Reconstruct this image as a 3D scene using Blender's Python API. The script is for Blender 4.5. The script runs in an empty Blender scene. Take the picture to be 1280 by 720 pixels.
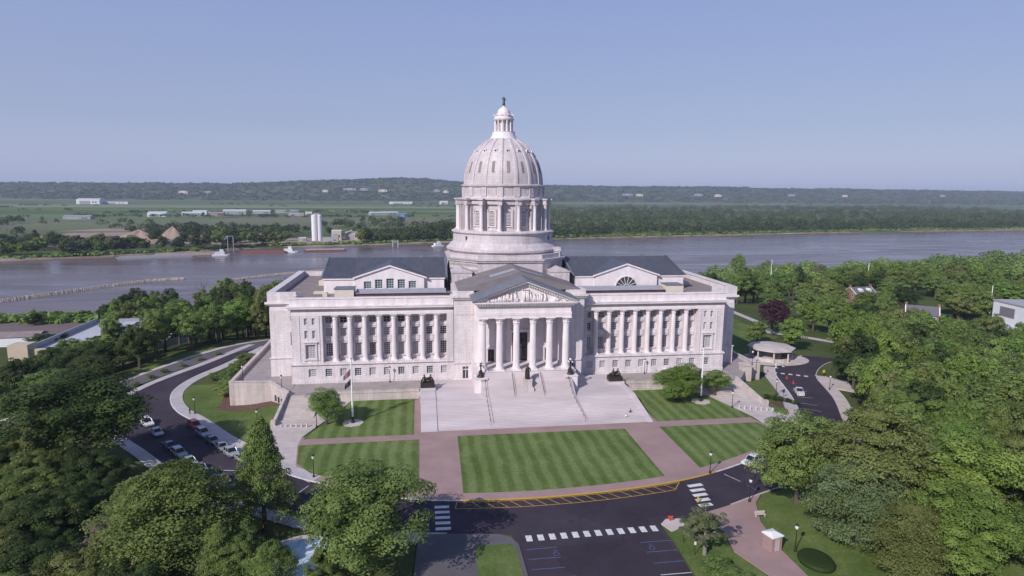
import bpy, bmesh, math, random
import numpy as np
from mathutils import Vector, Matrix
R=math.radians
rng=np.random.default_rng(7); random.seed(7)
sc=bpy.context.scene
col=sc.collection

# ------------------------------------------------------------ helpers
def S(t):
    t=np.clip(t,0,1); return t*t*(3-2*t)
NSX=[-3000,-700,-271,-150,0,120,240,330,400,458,542,743,1160,4000]
NSY=[ 260, 240, 236, 232,262,300,352,372,392,402,440,520,660,1500]
FSX=[-9000,-2000,-640,-459,-354,-291,-231,-161,-78,27,200,400,633,927,1334,3000,9000]
FSY=[ 900,620,560,552,594,638,699,709,744,783,843,895,955,1026,1083,1400,2600]
def h(x,y):
    x=np.asarray(x,float);y=np.asarray(y,float)
    e=-(2.4*S((x-58)/20)+5*S((x-100)/80))
    w=-(3.4*S((-52-x)/22)+6*S((-96-x)/60))
    n=S((y-np.interp(x,[50,130,260,500,900],[62,125,190,250,300]))/np.interp(x,[50,260],[120,90]))
    z=(e+w)*(1-n)-22.6*n
    d=np.minimum(y-np.interp(x,NSX,NSY),np.interp(x,FSX,FSY)-y)
    return z-7*S((d+10)/16)
def hz(x,y): return float(h(x,y))

class MB:
    def __init__(s): s.v=[]; s.f=[]; s.m=[]; s.cur=0
    def add(s,vs,fs,m=None):
        b=len(s.v); s.v+= [tuple(map(float,p)) for p in vs]
        s.f+=[tuple(i+b for i in f) for f in fs]; s.m+=[s.cur if m is None else m]*len(fs); return s
    def box(s,x0,x1,y0,y1,z0,z1,m=None):
        if x0>x1:x0,x1=x1,x0
        return s.add([(x0,y0,z0),(x1,y0,z0),(x1,y1,z0),(x0,y1,z0),(x0,y0,z1),(x1,y0,z1),(x1,y1,z1),(x0,y1,z1)],
            [(0,3,2,1),(4,5,6,7),(0,1,5,4),(1,2,6,5),(2,3,7,6),(3,0,4,7)],m)
    def prism(s,poly,z0,z1,m=None):
        n=len(poly); z0=z0 if hasattr(z0,'__len__') else [z0]*n; z1=z1 if hasattr(z1,'__len__') else [z1]*n
        vs=[(p[0],p[1],a) for p,a in zip(poly,z0)]+[(p[0],p[1],a) for p,a in zip(poly,z1)]
        fs=[tuple(range(n-1,-1,-1)),tuple(range(n,2*n))]+[(i,(i+1)%n,n+(i+1)%n,n+i) for i in range(n)]
        return s.add(vs,fs,m)
    def xprof(s,x0,x1,prof,m=None):   # (y,z) profile extruded along x
        n=len(prof); vs=[(x0,y,z) for y,z in prof]+[(x1,y,z) for y,z in prof]
        return s.add(vs,[tuple(range(n)),tuple(range(2*n-1,n-1,-1))]+[((i+1)%n,i,n+i,n+(i+1)%n) for i in range(n)],m)
    def yprof(s,y0,y1,prof,m=None):   # (x,z) profile extruded along y
        n=len(prof); vs=[(x,y0,z) for x,z in prof]+[(x,y1,z) for x,z in prof]
        return s.add(vs,[tuple(range(n)),tuple(range(2*n-1,n-1,-1))]+[((i+1)%n,i,n+i,n+(i+1)%n) for i in range(n)],m)
    def lathe(s,prof,cx=0,cy=0,n=24,a0=0,flut=0,m=None):   # prof: (r,z)
        vs=[];fs=[]
        for r,z in prof:
            for k in range(n):
                a=a0+2*math.pi*k/n; rr=r*(1-(flut if k%2 else 0)); vs.append((cx+rr*math.cos(a),cy+rr*math.sin(a),z))
        for j in range(len(prof)-1):
            for k in range(n): fs.append((j*n+k,j*n+(k+1)%n,(j+1)*n+(k+1)%n,(j+1)*n+k))
        fs.append(tuple(range(n-1,-1,-1))); fs.append(tuple((len(prof)-1)*n+k for k in range(n)))
        return s.add(vs,fs,m)
    def tube(s,pts,rad,n=8,m=None):
        pts=[Vector(p) for p in pts]; vs=[];fs=[]
        for i,p in enumerate(pts):
            d=(pts[min(i+1,len(pts)-1)]-pts[max(i-1,0)]).normalized()
            u=d.cross(Vector((0,0,1)) if abs(d.z)<.9 else Vector((1,0,0))).normalized(); w=d.cross(u)
            r=rad[i] if hasattr(rad,'__len__') else rad
            for k in range(n):
                a=2*math.pi*k/n; vs.append(p+u*(r*math.cos(a))+w*(r*math.sin(a)))
        for i in range(len(pts)-1):
            for k in range(n): fs.append((i*n+k,i*n+(k+1)%n,(i+1)*n+(k+1)%n,(i+1)*n+k))
        fs.append(tuple(range(n-1,-1,-1))); fs.append(tuple((len(pts)-1)*n+k for k in range(n)))
        return s.add(vs,fs,m)
    def ball(s,c,r,n=8,m=None):
        rx,ry,rz=r if hasattr(r,'__len__') else (r,r,r); k=n//2
        prof=[(math.sin(math.pi*i/k),-math.cos(math.pi*i/k)) for i in range(1,k)]
        vs=[];fs=[]
        for a,b in prof:
            for j in range(n):
                t=2*math.pi*j/n; vs.append((c[0]+rx*a*math.cos(t),c[1]+ry*a*math.sin(t),c[2]+rz*b))
        for i in range(len(prof)-1):
            for j in range(n): fs.append((i*n+j,i*n+(j+1)%n,(i+1)*n+(j+1)%n,(i+1)*n+j))
        fs.append(tuple(range(n-1,-1,-1))); fs.append(tuple((len(prof)-1)*n+j for j in range(n)))
        return s.add(vs,fs,m)
    def mirror(s):
        s.v=[(-a,b,c) for a,b,c in s.v]; s.f=[f[::-1] for f in s.f]; return s
    def build(s,name,mats,parent=None,smooth=False,loc=None):
        me=bpy.data.meshes.new(name); me.from_pydata(s.v,[],s.f); me.update()
        for m in (mats if isinstance(mats,(list,tuple)) else [mats]): me.materials.append(m)
        me.polygons.foreach_set('material_index',s.m)
        if smooth: 
            me.polygons.foreach_set('use_smooth',[True]*len(s.f))
        o=bpy.data.objects.new(name,me); col.objects.link(o); o.parent=parent
        if loc: o.location=loc
        if smooth=='auto': 
            me.set_sharp_from_angle(angle=R(40))
        return o
def tag(o,label,cat,group=None):
    o['label']=label; o['category']=cat
    if group:o['group']=group
    return o
def kind(o,k): o['kind']=k; return o
def empty(name,loc=(0,0,0),rz=0,label=None,cat=None,group=None):
    o=bpy.data.objects.new(name,None); col.objects.link(o); o.location=loc; o.rotation_euler=(0,0,rz); o.empty_display_size=.5
    if label: tag(o,label,cat,group)
    return o
def kids(o): return [c for c in o.children]
def dup(o,loc,rz=0,label=None,parent=None,scale=None):
    r=o.copy(); col.objects.link(r); r.parent=parent; r.location=loc; r.rotation_euler=(0,0,rz)
    if scale is not None: r.scale=scale if hasattr(scale,'__len__') else (scale,)*3
    if label: r['label']=label
    for ch in kids(o):
        c=ch.copy(); col.objects.link(c); c.parent=r
        for g in kids(ch):
            d=g.copy(); col.objects.link(d); d.parent=c
    return r

# ------------------------------------------------------------ materials
def nt(name):
    m=bpy.data.materials.new(name); m.use_nodes=True; t=m.node_tree; b=t.nodes['Principled BSDF']; return m,t,b
def N(t,typ,**k):
    n=t.nodes.new(typ)
    for a,v in k.items():
        if a.startswith('i_'):
            key=a[2:]; n.inputs[int(key) if key.isdigit() else key.replace('_',' ')].default_value=v
        else: setattr(n,a,v)
    return n
def L(t,a,b): t.links.new(a,b)
def mat(name,c,rough=.7,var=.12,scale=.6,detail=5,bump=0,bscale=None,metal=0,stretch=None,c2=None,spec=.4,obj_rand=0):
    m,t,b=nt(name); tc=N(t,'ShaderNodeTexCoord'); v=tc.outputs['Object']
    if stretch:
        mp=N(t,'ShaderNodeMapping'); mp.inputs['Scale'].default_value=stretch; L(t,v,mp.inputs[0]); v=mp.outputs[0]
    n=N(t,'ShaderNodeTexNoise'); n.inputs['Scale'].default_value=scale; n.inputs['Detail'].default_value=detail; n.inputs['Roughness'].default_value=.62; L(t,v,n.inputs['Vector'])
    cr=N(t,'ShaderNodeValToRGB'); e=cr.color_ramp.elements
    a=[x*(1-var) for x in c]; d=[min(1,x*(1+var)) for x in c] if c2 is None else c2
    e[0].position=.32; e[1].position=.68; e[0].color=(*a,1) if c2 is None else (*c,1); e[1].color=(*d,1)
    L(t,n.outputs[0],cr.inputs[0]); out=cr.outputs[0]
    if obj_rand:
        oi=N(t,'ShaderNodeObjectInfo'); hs=N(t,'ShaderNodeHueSaturation'); mr=N(t,'ShaderNodeMapRange'); mr.inputs[3].default_value=1-obj_rand; mr.inputs[4].default_value=1+obj_rand
        L(t,oi.outputs['Random'],mr.inputs[0]); L(t,mr.outputs[0],hs.inputs['Value']); L(t,out,hs.inputs['Color']); out=hs.outputs[0]
    L(t,out,b.inputs['Base Color']); b.inputs['Roughness'].default_value=rough; b.inputs['Metallic'].default_value=metal; b.inputs['Specular IOR Level'].default_value=spec
    if bump:
        n2=N(t,'ShaderNodeTexNoise'); n2.inputs['Scale'].default_value=bscale or scale*8; n2.inputs['Detail'].default_value=4; L(t,v,n2.inputs['Vector'])
        bp=N(t,'ShaderNodeBump'); bp.inputs['Strength'].default_value=bump; bp.inputs['Distance'].default_value=.1; L(t,n2.outputs[0],bp.inputs['Height']); L(t,bp.outputs[0],b.inputs['Normal'])
    return m
def marble(name,c,joint=.08,bw=1.5,rh=.62,stain=.10):
    m,t,b=nt(name); tc=N(t,'ShaderNodeTexCoord'); sp=N(t,'ShaderNodeSeparateXYZ'); L(t,tc.outputs['Object'],sp.inputs[0])
    ad=N(t,'ShaderNodeMath',operation='ADD'); L(t,sp.outputs[0],ad.inputs[0]); L(t,sp.outputs[1],ad.inputs[1])
    cb=N(t,'ShaderNodeCombineXYZ'); L(t,ad.outputs[0],cb.inputs[0]); L(t,sp.outputs[2],cb.inputs[1])
    br=N(t,'ShaderNodeTexBrick'); br.inputs['Scale'].default_value=1; br.inputs['Brick Width'].default_value=bw; br.inputs['Row Height'].default_value=rh; br.inputs['Mortar Size'].default_value=.018; br.inputs['Mortar Smooth'].default_value=.3
    br.inputs['Color1'].default_value=(*[x*1.03 for x in c],1); br.inputs['Color2'].default_value=(*[x*.95 for x in c],1); br.inputs['Mortar'].default_value=(*[x*(1-joint*5) for x in c],1)
    L(t,cb.outputs[0],br.inputs['Vector'])
    mp=N(t,'ShaderNodeMapping'); mp.inputs['Scale'].default_value=(1,1,.35); L(t,tc.outputs['Object'],mp.inputs[0])
    n=N(t,'ShaderNodeTexNoise'); n.inputs['Scale'].default_value=.35; n.inputs['Detail'].default_value=7; n.inputs['Roughness'].default_value=.65; L(t,mp.outputs[0],n.inputs['Vector'])
    mr=N(t,'ShaderNodeMapRange'); mr.inputs[1].default_value=.3; mr.inputs[2].default_value=.7; mr.inputs[3].default_value=1-stain; mr.inputs[4].default_value=1+stain*.4; L(t,n.outputs[0],mr.inputs[0])
    mp2=N(t,'ShaderNodeMapping'); mp2.inputs['Scale'].default_value=(1,1,.07); L(t,tc.outputs['Object'],mp2.inputs[0])
    n2=N(t,'ShaderNodeTexNoise'); n2.inputs['Scale'].default_value=1.3; n2.inputs['Detail'].default_value=5; n2.inputs['Roughness'].default_value=.7; L(t,mp2.outputs[0],n2.inputs['Vector'])
    m2=N(t,'ShaderNodeMapRange'); m2.inputs[1].default_value=.36; m2.inputs[2].default_value=.6; m2.inputs[3].default_value=.86; m2.inputs[4].default_value=1.03; L(t,n2.outputs[0],m2.inputs[0])
    mm=N(t,'ShaderNodeMath',operation='MULTIPLY'); L(t,mr.outputs[0],mm.inputs[0]); L(t,m2.outputs[0],mm.inputs[1])
    hs=N(t,'ShaderNodeHueSaturation'); L(t,br.outputs['Color'],hs.inputs['Color']); L(t,mm.outputs[0],hs.inputs['Value'])
    L(t,hs.outputs[0],b.inputs['Base Color']); b.inputs['Roughness'].default_value=.6; b.inputs['Specular IOR Level'].default_value=.3
    return m
M={}
MC=(.72,.655,.675)
M['marble']=marble('marble',MC,stain=.17,joint=.10)
M['marble_plain']=mat('marble_plain',MC,.6,.11,.6,detail=9,stretch=(1,1,.35))
M['marble_dome']=marble('marble_dome',(.60,.535,.56),stain=.2,bw=1.2,rh=.8)
M['limestone']=marble('limestone',(.60,.52,.505),stain=.2,bw=1.8,rh=.5)
M['steps']=mat('marble_steps',(.54,.475,.485),.7,.20,.16,detail=7,stretch=(.25,1,1.5))
M['slate']=mat('slate_roof',(.085,.085,.102),.45,.18,.9,bump=.3,bscale=6,stretch=(1,.3,.3))
M['slate2']=mat('weathered_slate_roof',(.16,.17,.20),.5,.15,.7,stretch=(1,.3,.3))
M['membrane']=mat('roof_membrane',(.25,.205,.20),.8,.15,.25)
M['darkmembrane']=mat('dark_roof_membrane',(.20,.175,.185),.8,.15,.25)
M['redmembrane']=mat('red_brown_fascia',(.10,.05,.05),.7,.1,.5)
M['penthouse']=mat('cream_render',(.62,.55,.47),.8,.05,.4)
M['bronze']=mat('bronze',(.055,.045,.04),.45,.3,2,metal=.5)
M['verdigris']=mat('verdigris_bronze',(.07,.10,.11),.5,.3,2,metal=.4)
M['asphalt']=mat('asphalt',(.045,.035,.048),.9,.24,.07,detail=12,bump=.1,bscale=20,spec=.15)
def asphalt(name,c):
    m,t,b=nt(name); tc=N(t,'ShaderNodeTexCoord')
    n=N(t,'ShaderNodeTexNoise'); n.inputs['Scale'].default_value=.09; n.inputs['Detail'].default_value=12; n.inputs['Roughness'].default_value=.7; L(t,tc.outputs['Object'],n.inputs['Vector'])
    mr=N(t,'ShaderNodeMapRange'); mr.inputs[1].default_value=.3; mr.inputs[2].default_value=.7; mr.inputs[3].default_value=.74; mr.inputs[4].default_value=1.3; L(t,n.outputs[0],mr.inputs[0])
    v=N(t,'ShaderNodeTexVoronoi',feature='DISTANCE_TO_EDGE'); v.inputs['Scale'].default_value=.11; 
    nw=N(t,'ShaderNodeTexNoise'); nw.inputs['Scale'].default_value=.5; nw.inputs['Detail'].default_value=4; L(t,tc.outputs['Object'],nw.inputs['Vector']); vm=N(t,'ShaderNodeVectorMath',operation='MULTIPLY_ADD'); L(t,nw.outputs['Color'],vm.inputs[0]); vm.inputs[1].default_value=(3,3,3); L(t,tc.outputs['Object'],vm.inputs[2]); L(t,vm.outputs[0],v.inputs['Vector'])
    mc=N(t,'ShaderNodeMapRange'); mc.inputs[1].default_value=0; mc.inputs[2].default_value=.008; mc.inputs[3].default_value=.62; mc.inputs[4].default_value=1; L(t,v.outputs[0],mc.inputs[0])
    vp=N(t,'ShaderNodeTexVoronoi',distance='CHEBYCHEV'); vp.inputs['Scale'].default_value=.07; L(t,tc.outputs['Object'],vp.inputs['Vector']); sp_=N(t,'ShaderNodeSeparateColor'); L(t,vp.outputs['Color'],sp_.inputs[0]); mq=N(t,'ShaderNodeMapRange'); mq.inputs[1].default_value=0; mq.inputs[2].default_value=1; mq.inputs[3].default_value=.9; mq.inputs[4].default_value=1.14; L(t,sp_.outputs[0],mq.inputs[0])
    a=N(t,'ShaderNodeMath',operation='MULTIPLY'); L(t,mr.outputs[0],a.inputs[0]); L(t,mc.outputs[0],a.inputs[1]); a2=N(t,'ShaderNodeMath',operation='MULTIPLY'); L(t,a.outputs[0],a2.inputs[0]); L(t,mq.outputs[0],a2.inputs[1])
    hs=N(t,'ShaderNodeHueSaturation'); hs.inputs['Color'].default_value=(*c,1); L(t,a2.outputs[0],hs.inputs['Value']); L(t,hs.outputs[0],b.inputs['Base Color']); b.inputs['Roughness'].default_value=.88; b.inputs['Specular IOR Level'].default_value=.2; return m
M['asphalt']=asphalt('cracked_asphalt',(.046,.036,.049))
M['oldasphalt']=mat('old_asphalt',(.11,.10,.11),.9,.14,.3,detail=8)
M['concrete']=mat('concrete_paving',(.50,.435,.415),.85,.13,.35,detail=7)
M['concretegrey']=mat('grey_concrete',(.44,.40,.41),.85,.14,.4,detail=7)
M['aggregate']=mat('brown_aggregate_paving',(.325,.22,.21),.9,.13,.16,detail=8)
M['whitepaint']=mat('white_road_paint',(.62,.61,.61),.7,.22,2,detail=9)
M['yellowpaint']=mat('yellow_road_paint',(.55,.33,.04),.7,.12,3)
M['bluepaint']=mat('blue_road_paint',(.09,.12,.24),.7,.25,3)
M['mulch']=mat('red_mulch',(.12,.065,.05),.95,.25,1.5)
M['white']=mat('white_painted_metal',(.75,.75,.76),.4,.03,1)
M['black']=mat('black_metal',(.02,.02,.022),.5,.1,2)
M['rubber']=mat('tyre_rubber',(.02,.02,.02),.8,.1,4)
M['red']=mat('red_plastic',(.5,.05,.04),.5,.05,2)
M['yellow']=mat('yellow_sign',(.65,.5,.03),.5,.05,2)
M['bark']=mat('bark',(.09,.07,.055),.95,.25,2)
M['palebark']=mat('pale_bark',(.22,.20,.18),.95,.2,2)
M['brick']=mat('red_brick',(.25,.14,.115),.85,.14,1.5)
M['shingle']=mat('grey_shingles',(.13,.125,.14),.85,.12,1.5)
M['whitewall']=mat('white_wall',(.70,.70,.74),.7,.05,.3)
M['greywall']=mat('grey_wall',(.36,.35,.37),.7,.08,.3)
M['tanwall']=mat('tan_precast_concrete',(.50,.42,.32),.8,.06,.3)
M['deck']=mat('pale_parking_deck',(.46,.46,.50),.8,.07,.15)
M['tin']=mat('grey_sheet_metal',(.32,.32,.36),.5,.1,.5)
M['whiteroof']=mat('white_metal_roof',(.62,.62,.66),.5,.06,.3)
M['sand']=mat('dredged_sand',(.31,.225,.185),.95,.16,.12,detail=7,bump=.3,bscale=.6)
M['rock']=mat('pale_rock_riprap',(.36,.31,.27),.95,.3,.8,detail=8,bump=.6,bscale=2)
M['rust']=mat('rusty_barge_steel',(.20,.08,.065),.7,.2,.5)
M['skin']=mat('skin',(.45,.28,.2),.6,.03,3)
M['shirtw']=mat('white_shirt',(.7,.7,.72),.8,.03,3)
M['shirtd']=mat('dark_trousers',(.03,.035,.05),.8,.1,3)
M['rail']=mat('rail_ballast',(.16,.12,.115),.95,.15,.1,stretch=(.1,1,1))
def glass(name,c,rough=.12):
    m,t,b=nt(name); b.inputs['Base Color'].default_value=(*c,1); b.inputs['Roughness'].default_value=rough; b.inputs['Specular IOR Level'].default_value=.6; return m
M['glass']=glass('window_glass',(.055,.055,.07)); M['glassblind']=glass('window_glass_over_blind',(.36,.32,.34),.3)
M['glassmid']=glass('window_glass_mid_grey',(.21,.19,.21),.2)  # one even mid-grey pane tone, between dark glass and pale blind
M['glassteal']=glass('teal_window_glass',(.045,.10,.115),.15); M['carglass']=glass('car_glass',(.015,.017,.02),.06)
M['lamp']=glass('lamp_globe',(.75,.73,.68),.3); M['red_lens']=glass('red_lens',(.4,.02,.02),.2)
M['poolwater']=mat('fountain_water',(.25,.42,.50),.12,.35,.5,c2=(.7,.75,.8))
def carpaint(name,c):
    m,t,b=nt(name); b.inputs['Base Color'].default_value=(*c,1); b.inputs['Roughness'].default_value=.3; b.inputs['Coat Weight'].default_value=.6; b.inputs['Coat Roughness'].default_value=.08; b.inputs['Metallic'].default_value=.15; return m
for k,c in dict(white=(.72,.72,.73),silver=(.36,.37,.40),grey=(.12,.125,.14),red=(.38,.02,.03),maroon=(.12,.01,.025),black=(.015,.015,.02),blue=(.03,.06,.15)).items(): M['car_'+k]=carpaint('car_paint_'+k,c)

def grass_mat(name,c1,c2,stripe=None,ang=0,patch=.08):
    m,t,b=nt(name); tc=N(t,'ShaderNodeTexCoord')
    n=N(t,'ShaderNodeTexNoise'); n.inputs['Scale'].default_value=patch; n.inputs['Detail'].default_value=8; n.inputs['Roughness'].default_value=.7; L(t,tc.outputs['Object'],n.inputs['Vector'])
    mx=N(t,'ShaderNodeMix',data_type='RGBA'); mx.inputs[6].default_value=(*c1,1); mx.inputs[7].default_value=(*c2,1)
    mr=N(t,'ShaderNodeMapRange'); mr.inputs[1].default_value=.35; mr.inputs[2].default_value=.65; L(t,n.outputs[0],mr.inputs[0])
    f=mr.outputs[0]
    if stripe:
        mp=N(t,'ShaderNodeMapping'); mp.inputs['Rotation'].default_value=(0,0,ang); L(t,tc.outputs['Object'],mp.inputs[0])
        sp=N(t,'ShaderNodeSeparateXYZ'); L(t,mp.outputs[0],sp.inputs[0])
        nw=N(t,'ShaderNodeTexNoise'); nw.inputs['Scale'].default_value=.15; nw.inputs['Detail'].default_value=3; L(t,tc.outputs['Object'],nw.inputs['Vector'])
        a1=N(t,'ShaderNodeMath',operation='MULTIPLY_ADD'); L(t,nw.outputs[0],a1.inputs[0]); a1.inputs[1].default_value=1.7; L(t,sp.outputs[0],a1.inputs[2])
        a=N(t,'ShaderNodeMath',operation='MULTIPLY'); a.inputs[1].default_value=math.pi/stripe; L(t,a1.outputs[0],a.inputs[0])
        s=N(t,'ShaderNodeMath',operation='SINE'); L(t,a.outputs[0],s.inputs[0])
        r2=N(t,'ShaderNodeMapRange'); r2.inputs[1].default_value=-.6; r2.inputs[2].default_value=.6; r2.inputs[3].default_value=0; r2.inputs[4].default_value=.55; L(t,s.outputs[0],r2.inputs[0])
        ad=N(t,'ShaderNodeMath',operation='MULTIPLY_ADD'); L(t,f,ad.inputs[0]); ad.inputs[1].default_value=.5; L(t,r2.outputs[0],ad.inputs[2]); f=ad.outputs[0]
    L(t,f,mx.inputs[0])
    nd=N(t,'ShaderNodeTexNoise'); nd.inputs['Scale'].default_value=.16; nd.inputs['Detail'].default_value=8; nd.inputs['Roughness'].default_value=.75; L(t,tc.outputs['Object'],nd.inputs['Vector'])
    md_=N(t,'ShaderNodeMapRange'); md_.inputs[1].default_value=.54; md_.inputs[2].default_value=.74; md_.inputs[4].default_value=.6; L(t,nd.outputs[0],md_.inputs[0])
    mxd=N(t,'ShaderNodeMix',data_type='RGBA'); L(t,md_.outputs[0],mxd.inputs[0]); L(t,mx.outputs[2],mxd.inputs[6]); mxd.inputs[7].default_value=(.20,.20,.10,1); mx=mxd
    n3=N(t,'ShaderNodeTexNoise'); n3.inputs['Scale'].default_value=2.5; n3.inputs['Detail'].default_value=5; L(t,tc.outputs['Object'],n3.inputs['Vector'])
    m3=N(t,'ShaderNodeMapRange'); m3.inputs[1].default_value=.3; m3.inputs[2].default_value=.7; m3.inputs[3].default_value=.82; m3.inputs[4].default_value=1.18; L(t,n3.outputs[0],m3.inputs[0])
    hs=N(t,'ShaderNodeHueSaturation'); L(t,mx.outputs[2],hs.inputs['Color']); L(t,m3.outputs[0],hs.inputs['Value'])
    L(t,hs.outputs[0],b.inputs['Base Color']); b.inputs['Roughness'].default_value=.9; b.inputs['Specular IOR Level'].default_value=.1
    return m
M['mown']=grass_mat('striped_mown_grass',(.074,.118,.026),(.165,.215,.078),1.45,0)
M['mown2']=grass_mat('diagonal_mown_grass',(.074,.118,.026),(.165,.215,.078),1.45,R(0))
M['grass']=grass_mat('rough_grass',(.075,.115,.028),(.135,.175,.055))
M['ground']=grass_mat('wild_ground',(.04,.062,.018),(.085,.10,.035),patch=.02)

def leafmat(name,c,c2,trans=.36):
    m,t,b=nt(name); tc=N(t,'ShaderNodeTexCoord'); oi=N(t,'ShaderNodeObjectInfo')
    at=N(t,'ShaderNodeAttribute',attribute_name='shade')
    mx=N(t,'ShaderNodeMix',data_type='RGBA'); mx.inputs[6].default_value=(*c,1); mx.inputs[7].default_value=(*c2,1); L(t,at.outputs['Fac'],mx.inputs[0])
    mr=N(t,'ShaderNodeMapRange'); mr.inputs[3].default_value=.82; mr.inputs[4].default_value=1.2; L(t,oi.outputs['Random'],mr.inputs[0])
    hs=N(t,'ShaderNodeHueSaturation'); L(t,mx.outputs[2],hs.inputs['Color']); L(t,mr.outputs[0],hs.inputs['Value'])
    w=N(t,'ShaderNodeMath',operation='MULTIPLY'); L(t,oi.outputs['Random'],w.inputs[0]); w.inputs[1].default_value=7.31
    fr=N(t,'ShaderNodeMath',operation='FRACT'); L(t,w.outputs[0],fr.inputs[0])
    m2=N(t,'ShaderNodeMapRange'); m2.inputs[3].default_value=.485; m2.inputs[4].default_value=.512; L(t,fr.outputs[0],m2.inputs[0]); L(t,m2.outputs[0],hs.inputs['Hue'])
    L(t,hs.outputs[0],b.inputs['Base Color']); b.inputs['Roughness'].default_value=.55; b.inputs['Specular IOR Level'].default_value=.12
    tr=N(t,'ShaderNodeBsdfTranslucent'); L(t,hs.outputs[0],tr.inputs['Color']); ms=N(t,'ShaderNodeMixShader'); ms.inputs[0].default_value=trans
    L(t,b.outputs[0],ms.inputs[1]); L(t,tr.outputs[0],ms.inputs[2]); L(t,ms.outputs[0],t.nodes['Material Output'].inputs['Surface'])
    return m
LM=dict(
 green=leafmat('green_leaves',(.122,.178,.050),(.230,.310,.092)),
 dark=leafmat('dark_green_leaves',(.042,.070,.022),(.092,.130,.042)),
 bright=leafmat('bright_green_leaves',(.128,.208,.044),(.232,.330,.080)),
 olive=leafmat('olive_leaves',(.145,.178,.052),(.245,.285,.100)),
 blue=leafmat('bluish_green_leaves',(.108,.148,.064),(.185,.232,.110)),
 grey=leafmat('grey_green_leaves',(.115,.13,.065),(.18,.195,.10)),
 forest=leafmat('far_forest_leaves',(.045,.070,.028),(.115,.145,.060)),
 purple=leafmat('purple_leaves',(0.051,0.022,0.036),(0.093,0.041,0.060)),
 brown=leafmat('sparse_brown_twigs',(0.158,0.117,0.100),(0.216,0.164,0.125)))

# ------------------------------------------------------------ foliage
def leaf_mesh(name,P,Nn,size,shade,mats):
    n=len(P); r=rng.normal(size=(n,3)); u=np.cross(Nn,r); u/=np.linalg.norm(u,axis=1)[:,None]+1e-9; w=np.cross(Nn,u); w/=np.linalg.norm(w,axis=1)[:,None]+1e-9
    s=(size*rng.uniform(.6,1.3,n))[:,None]; s2=s*rng.uniform(.5,.9,n)[:,None]
    V=np.stack([P-u*s-w*s2*.3,P+w*s2,P+u*s-w*s2*.2,P-w*s2*.9],1).reshape(-1,3)
    me=bpy.data.meshes.new(name); me.vertices.add(4*n); me.vertices.foreach_set('co',V.ravel().astype('f'))
    me.loops.add(4*n); me.loops.foreach_set('vertex_index',np.arange(4*n,dtype='i'))
    me.polygons.add(n); me.polygons.foreach_set('loop_start',np.arange(0,4*n,4,dtype='i')); 
    me.update(calc_edges=True); at=me.attributes.new('shade','FLOAT','FACE'); at.data.foreach_set('value',shade.astype('f'))
    me.materials.append(mats); me.validate(); return me
def unit(v): return v/(np.linalg.norm(v,axis=-1,keepdims=True)+1e-9)
def crown_pts(kind_,n,H,Rr,gen):
    if kind_ in('round','oval','sparse','dense'):
        nc={'dense':210,'round':150,'oval':110,'sparse':70}[kind_]
        zc=.51*H; az=.49*H; nl={'dense':14,'round':9,'oval':8,'sparse':7}[kind_]
        ld=gen.normal(size=(nl,3)); ld[:,2]=np.linspace(-.62,.9,nl)*np.linalg.norm(ld[:,:2],axis=1)*1.1; ld=unit(ld); lr=gen.uniform(.38,.62,nl); lr=lr*(.9 if kind_=='dense' else 1); lc=ld*lr[:,None]; lc[0]=(0,0,.5); ls=gen.uniform(.36,.52,nl)
        li=gen.integers(0,nl,nc); d=unit(gen.normal(size=(nc,3))); C=lc[li]+d*(ls[li]*gen.uniform(.35,1,nc)**.4)[:,None]
        nrm=np.linalg.norm(C,axis=1); C*=np.where(nrm>1,1/nrm,1)[:,None]; C*=.92
        if kind_=='oval': C[:,:2]*=(1-.35*np.clip(C[:,2],0,1))[:,None]
        C=C*np.array([Rr,Rr,az]); C[:,2]+=zc
        cr=Rr*gen.uniform(.12,.22,nc)*(1.08 if kind_=='dense' else 1.0 if kind_!='sparse' else .8)
        ci=gen.integers(0,nc,n); e=unit(gen.normal(size=(n,3))); e[:,2]=np.where((e[:,2]<-.3),-e[:,2]*.8,e[:,2])
        q=gen.uniform(.45,1,n)**.5
        P=C[ci]+e*(cr[ci]*q)[:,None]*np.array([1,1,.95])
        Nn=unit(e+.35*unit(P-np.array([0,0,zc]))+gen.normal(0,.42,(n,3))+np.array([0,0,.25]))
        sh=np.clip(.5+.35*gen.normal(size=nc)[ci]+gen.normal(0,.22,n),0,1)
        return P,Nn,sh
    if kind_ in('cone','feather'):
        nb=230 if kind_=='cone' else 210
        t=gen.uniform(0,1,nb)**.85; zb=H*(.10+.86*t)
        prof=(1-t)**.75 if kind_=='cone' else np.clip(1.25*np.sqrt(np.clip(1-t**1.6,0,1)),0,1)*np.clip(.55+2.2*t,0,1)
        Lb=Rr*(prof*.95+.07)*gen.uniform(.72,1.12,nb); a=gen.uniform(0,2*math.pi,nb)
        rise=.30 if kind_=='cone' else .55
        bi=gen.integers(0,nb,n); q=gen.uniform(.15,1,n)**.6
        wd=.16*Lb[bi]*(1-q*.6)+.12
        off=gen.normal(0,1,n)*wd; r_=Lb[bi]*q
        ax=np.stack([np.cos(a[bi]),np.sin(a[bi])],1); px=np.stack([-ax[:,1],ax[:,0]],1)
        z=zb[bi]+rise*r_-(rise*.95)*r_*q+gen.normal(0,.10,n)*Rr*.25-np.abs(off)*.3
        P=np.concatenate([ax*r_[:,None]+px*off[:,None],z[:,None]],1)
        Nn=unit(np.concatenate([ax*.5,np.ones((n,1))*.75],1)+gen.normal(0,.5,(n,3)))
        sh=np.clip(.45+.3*gen.normal(size=nb)[bi]+.3*(q-.5)+gen.normal(0,.18,n),0,1)
        return P,Nn,sh
TPL={}
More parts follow.
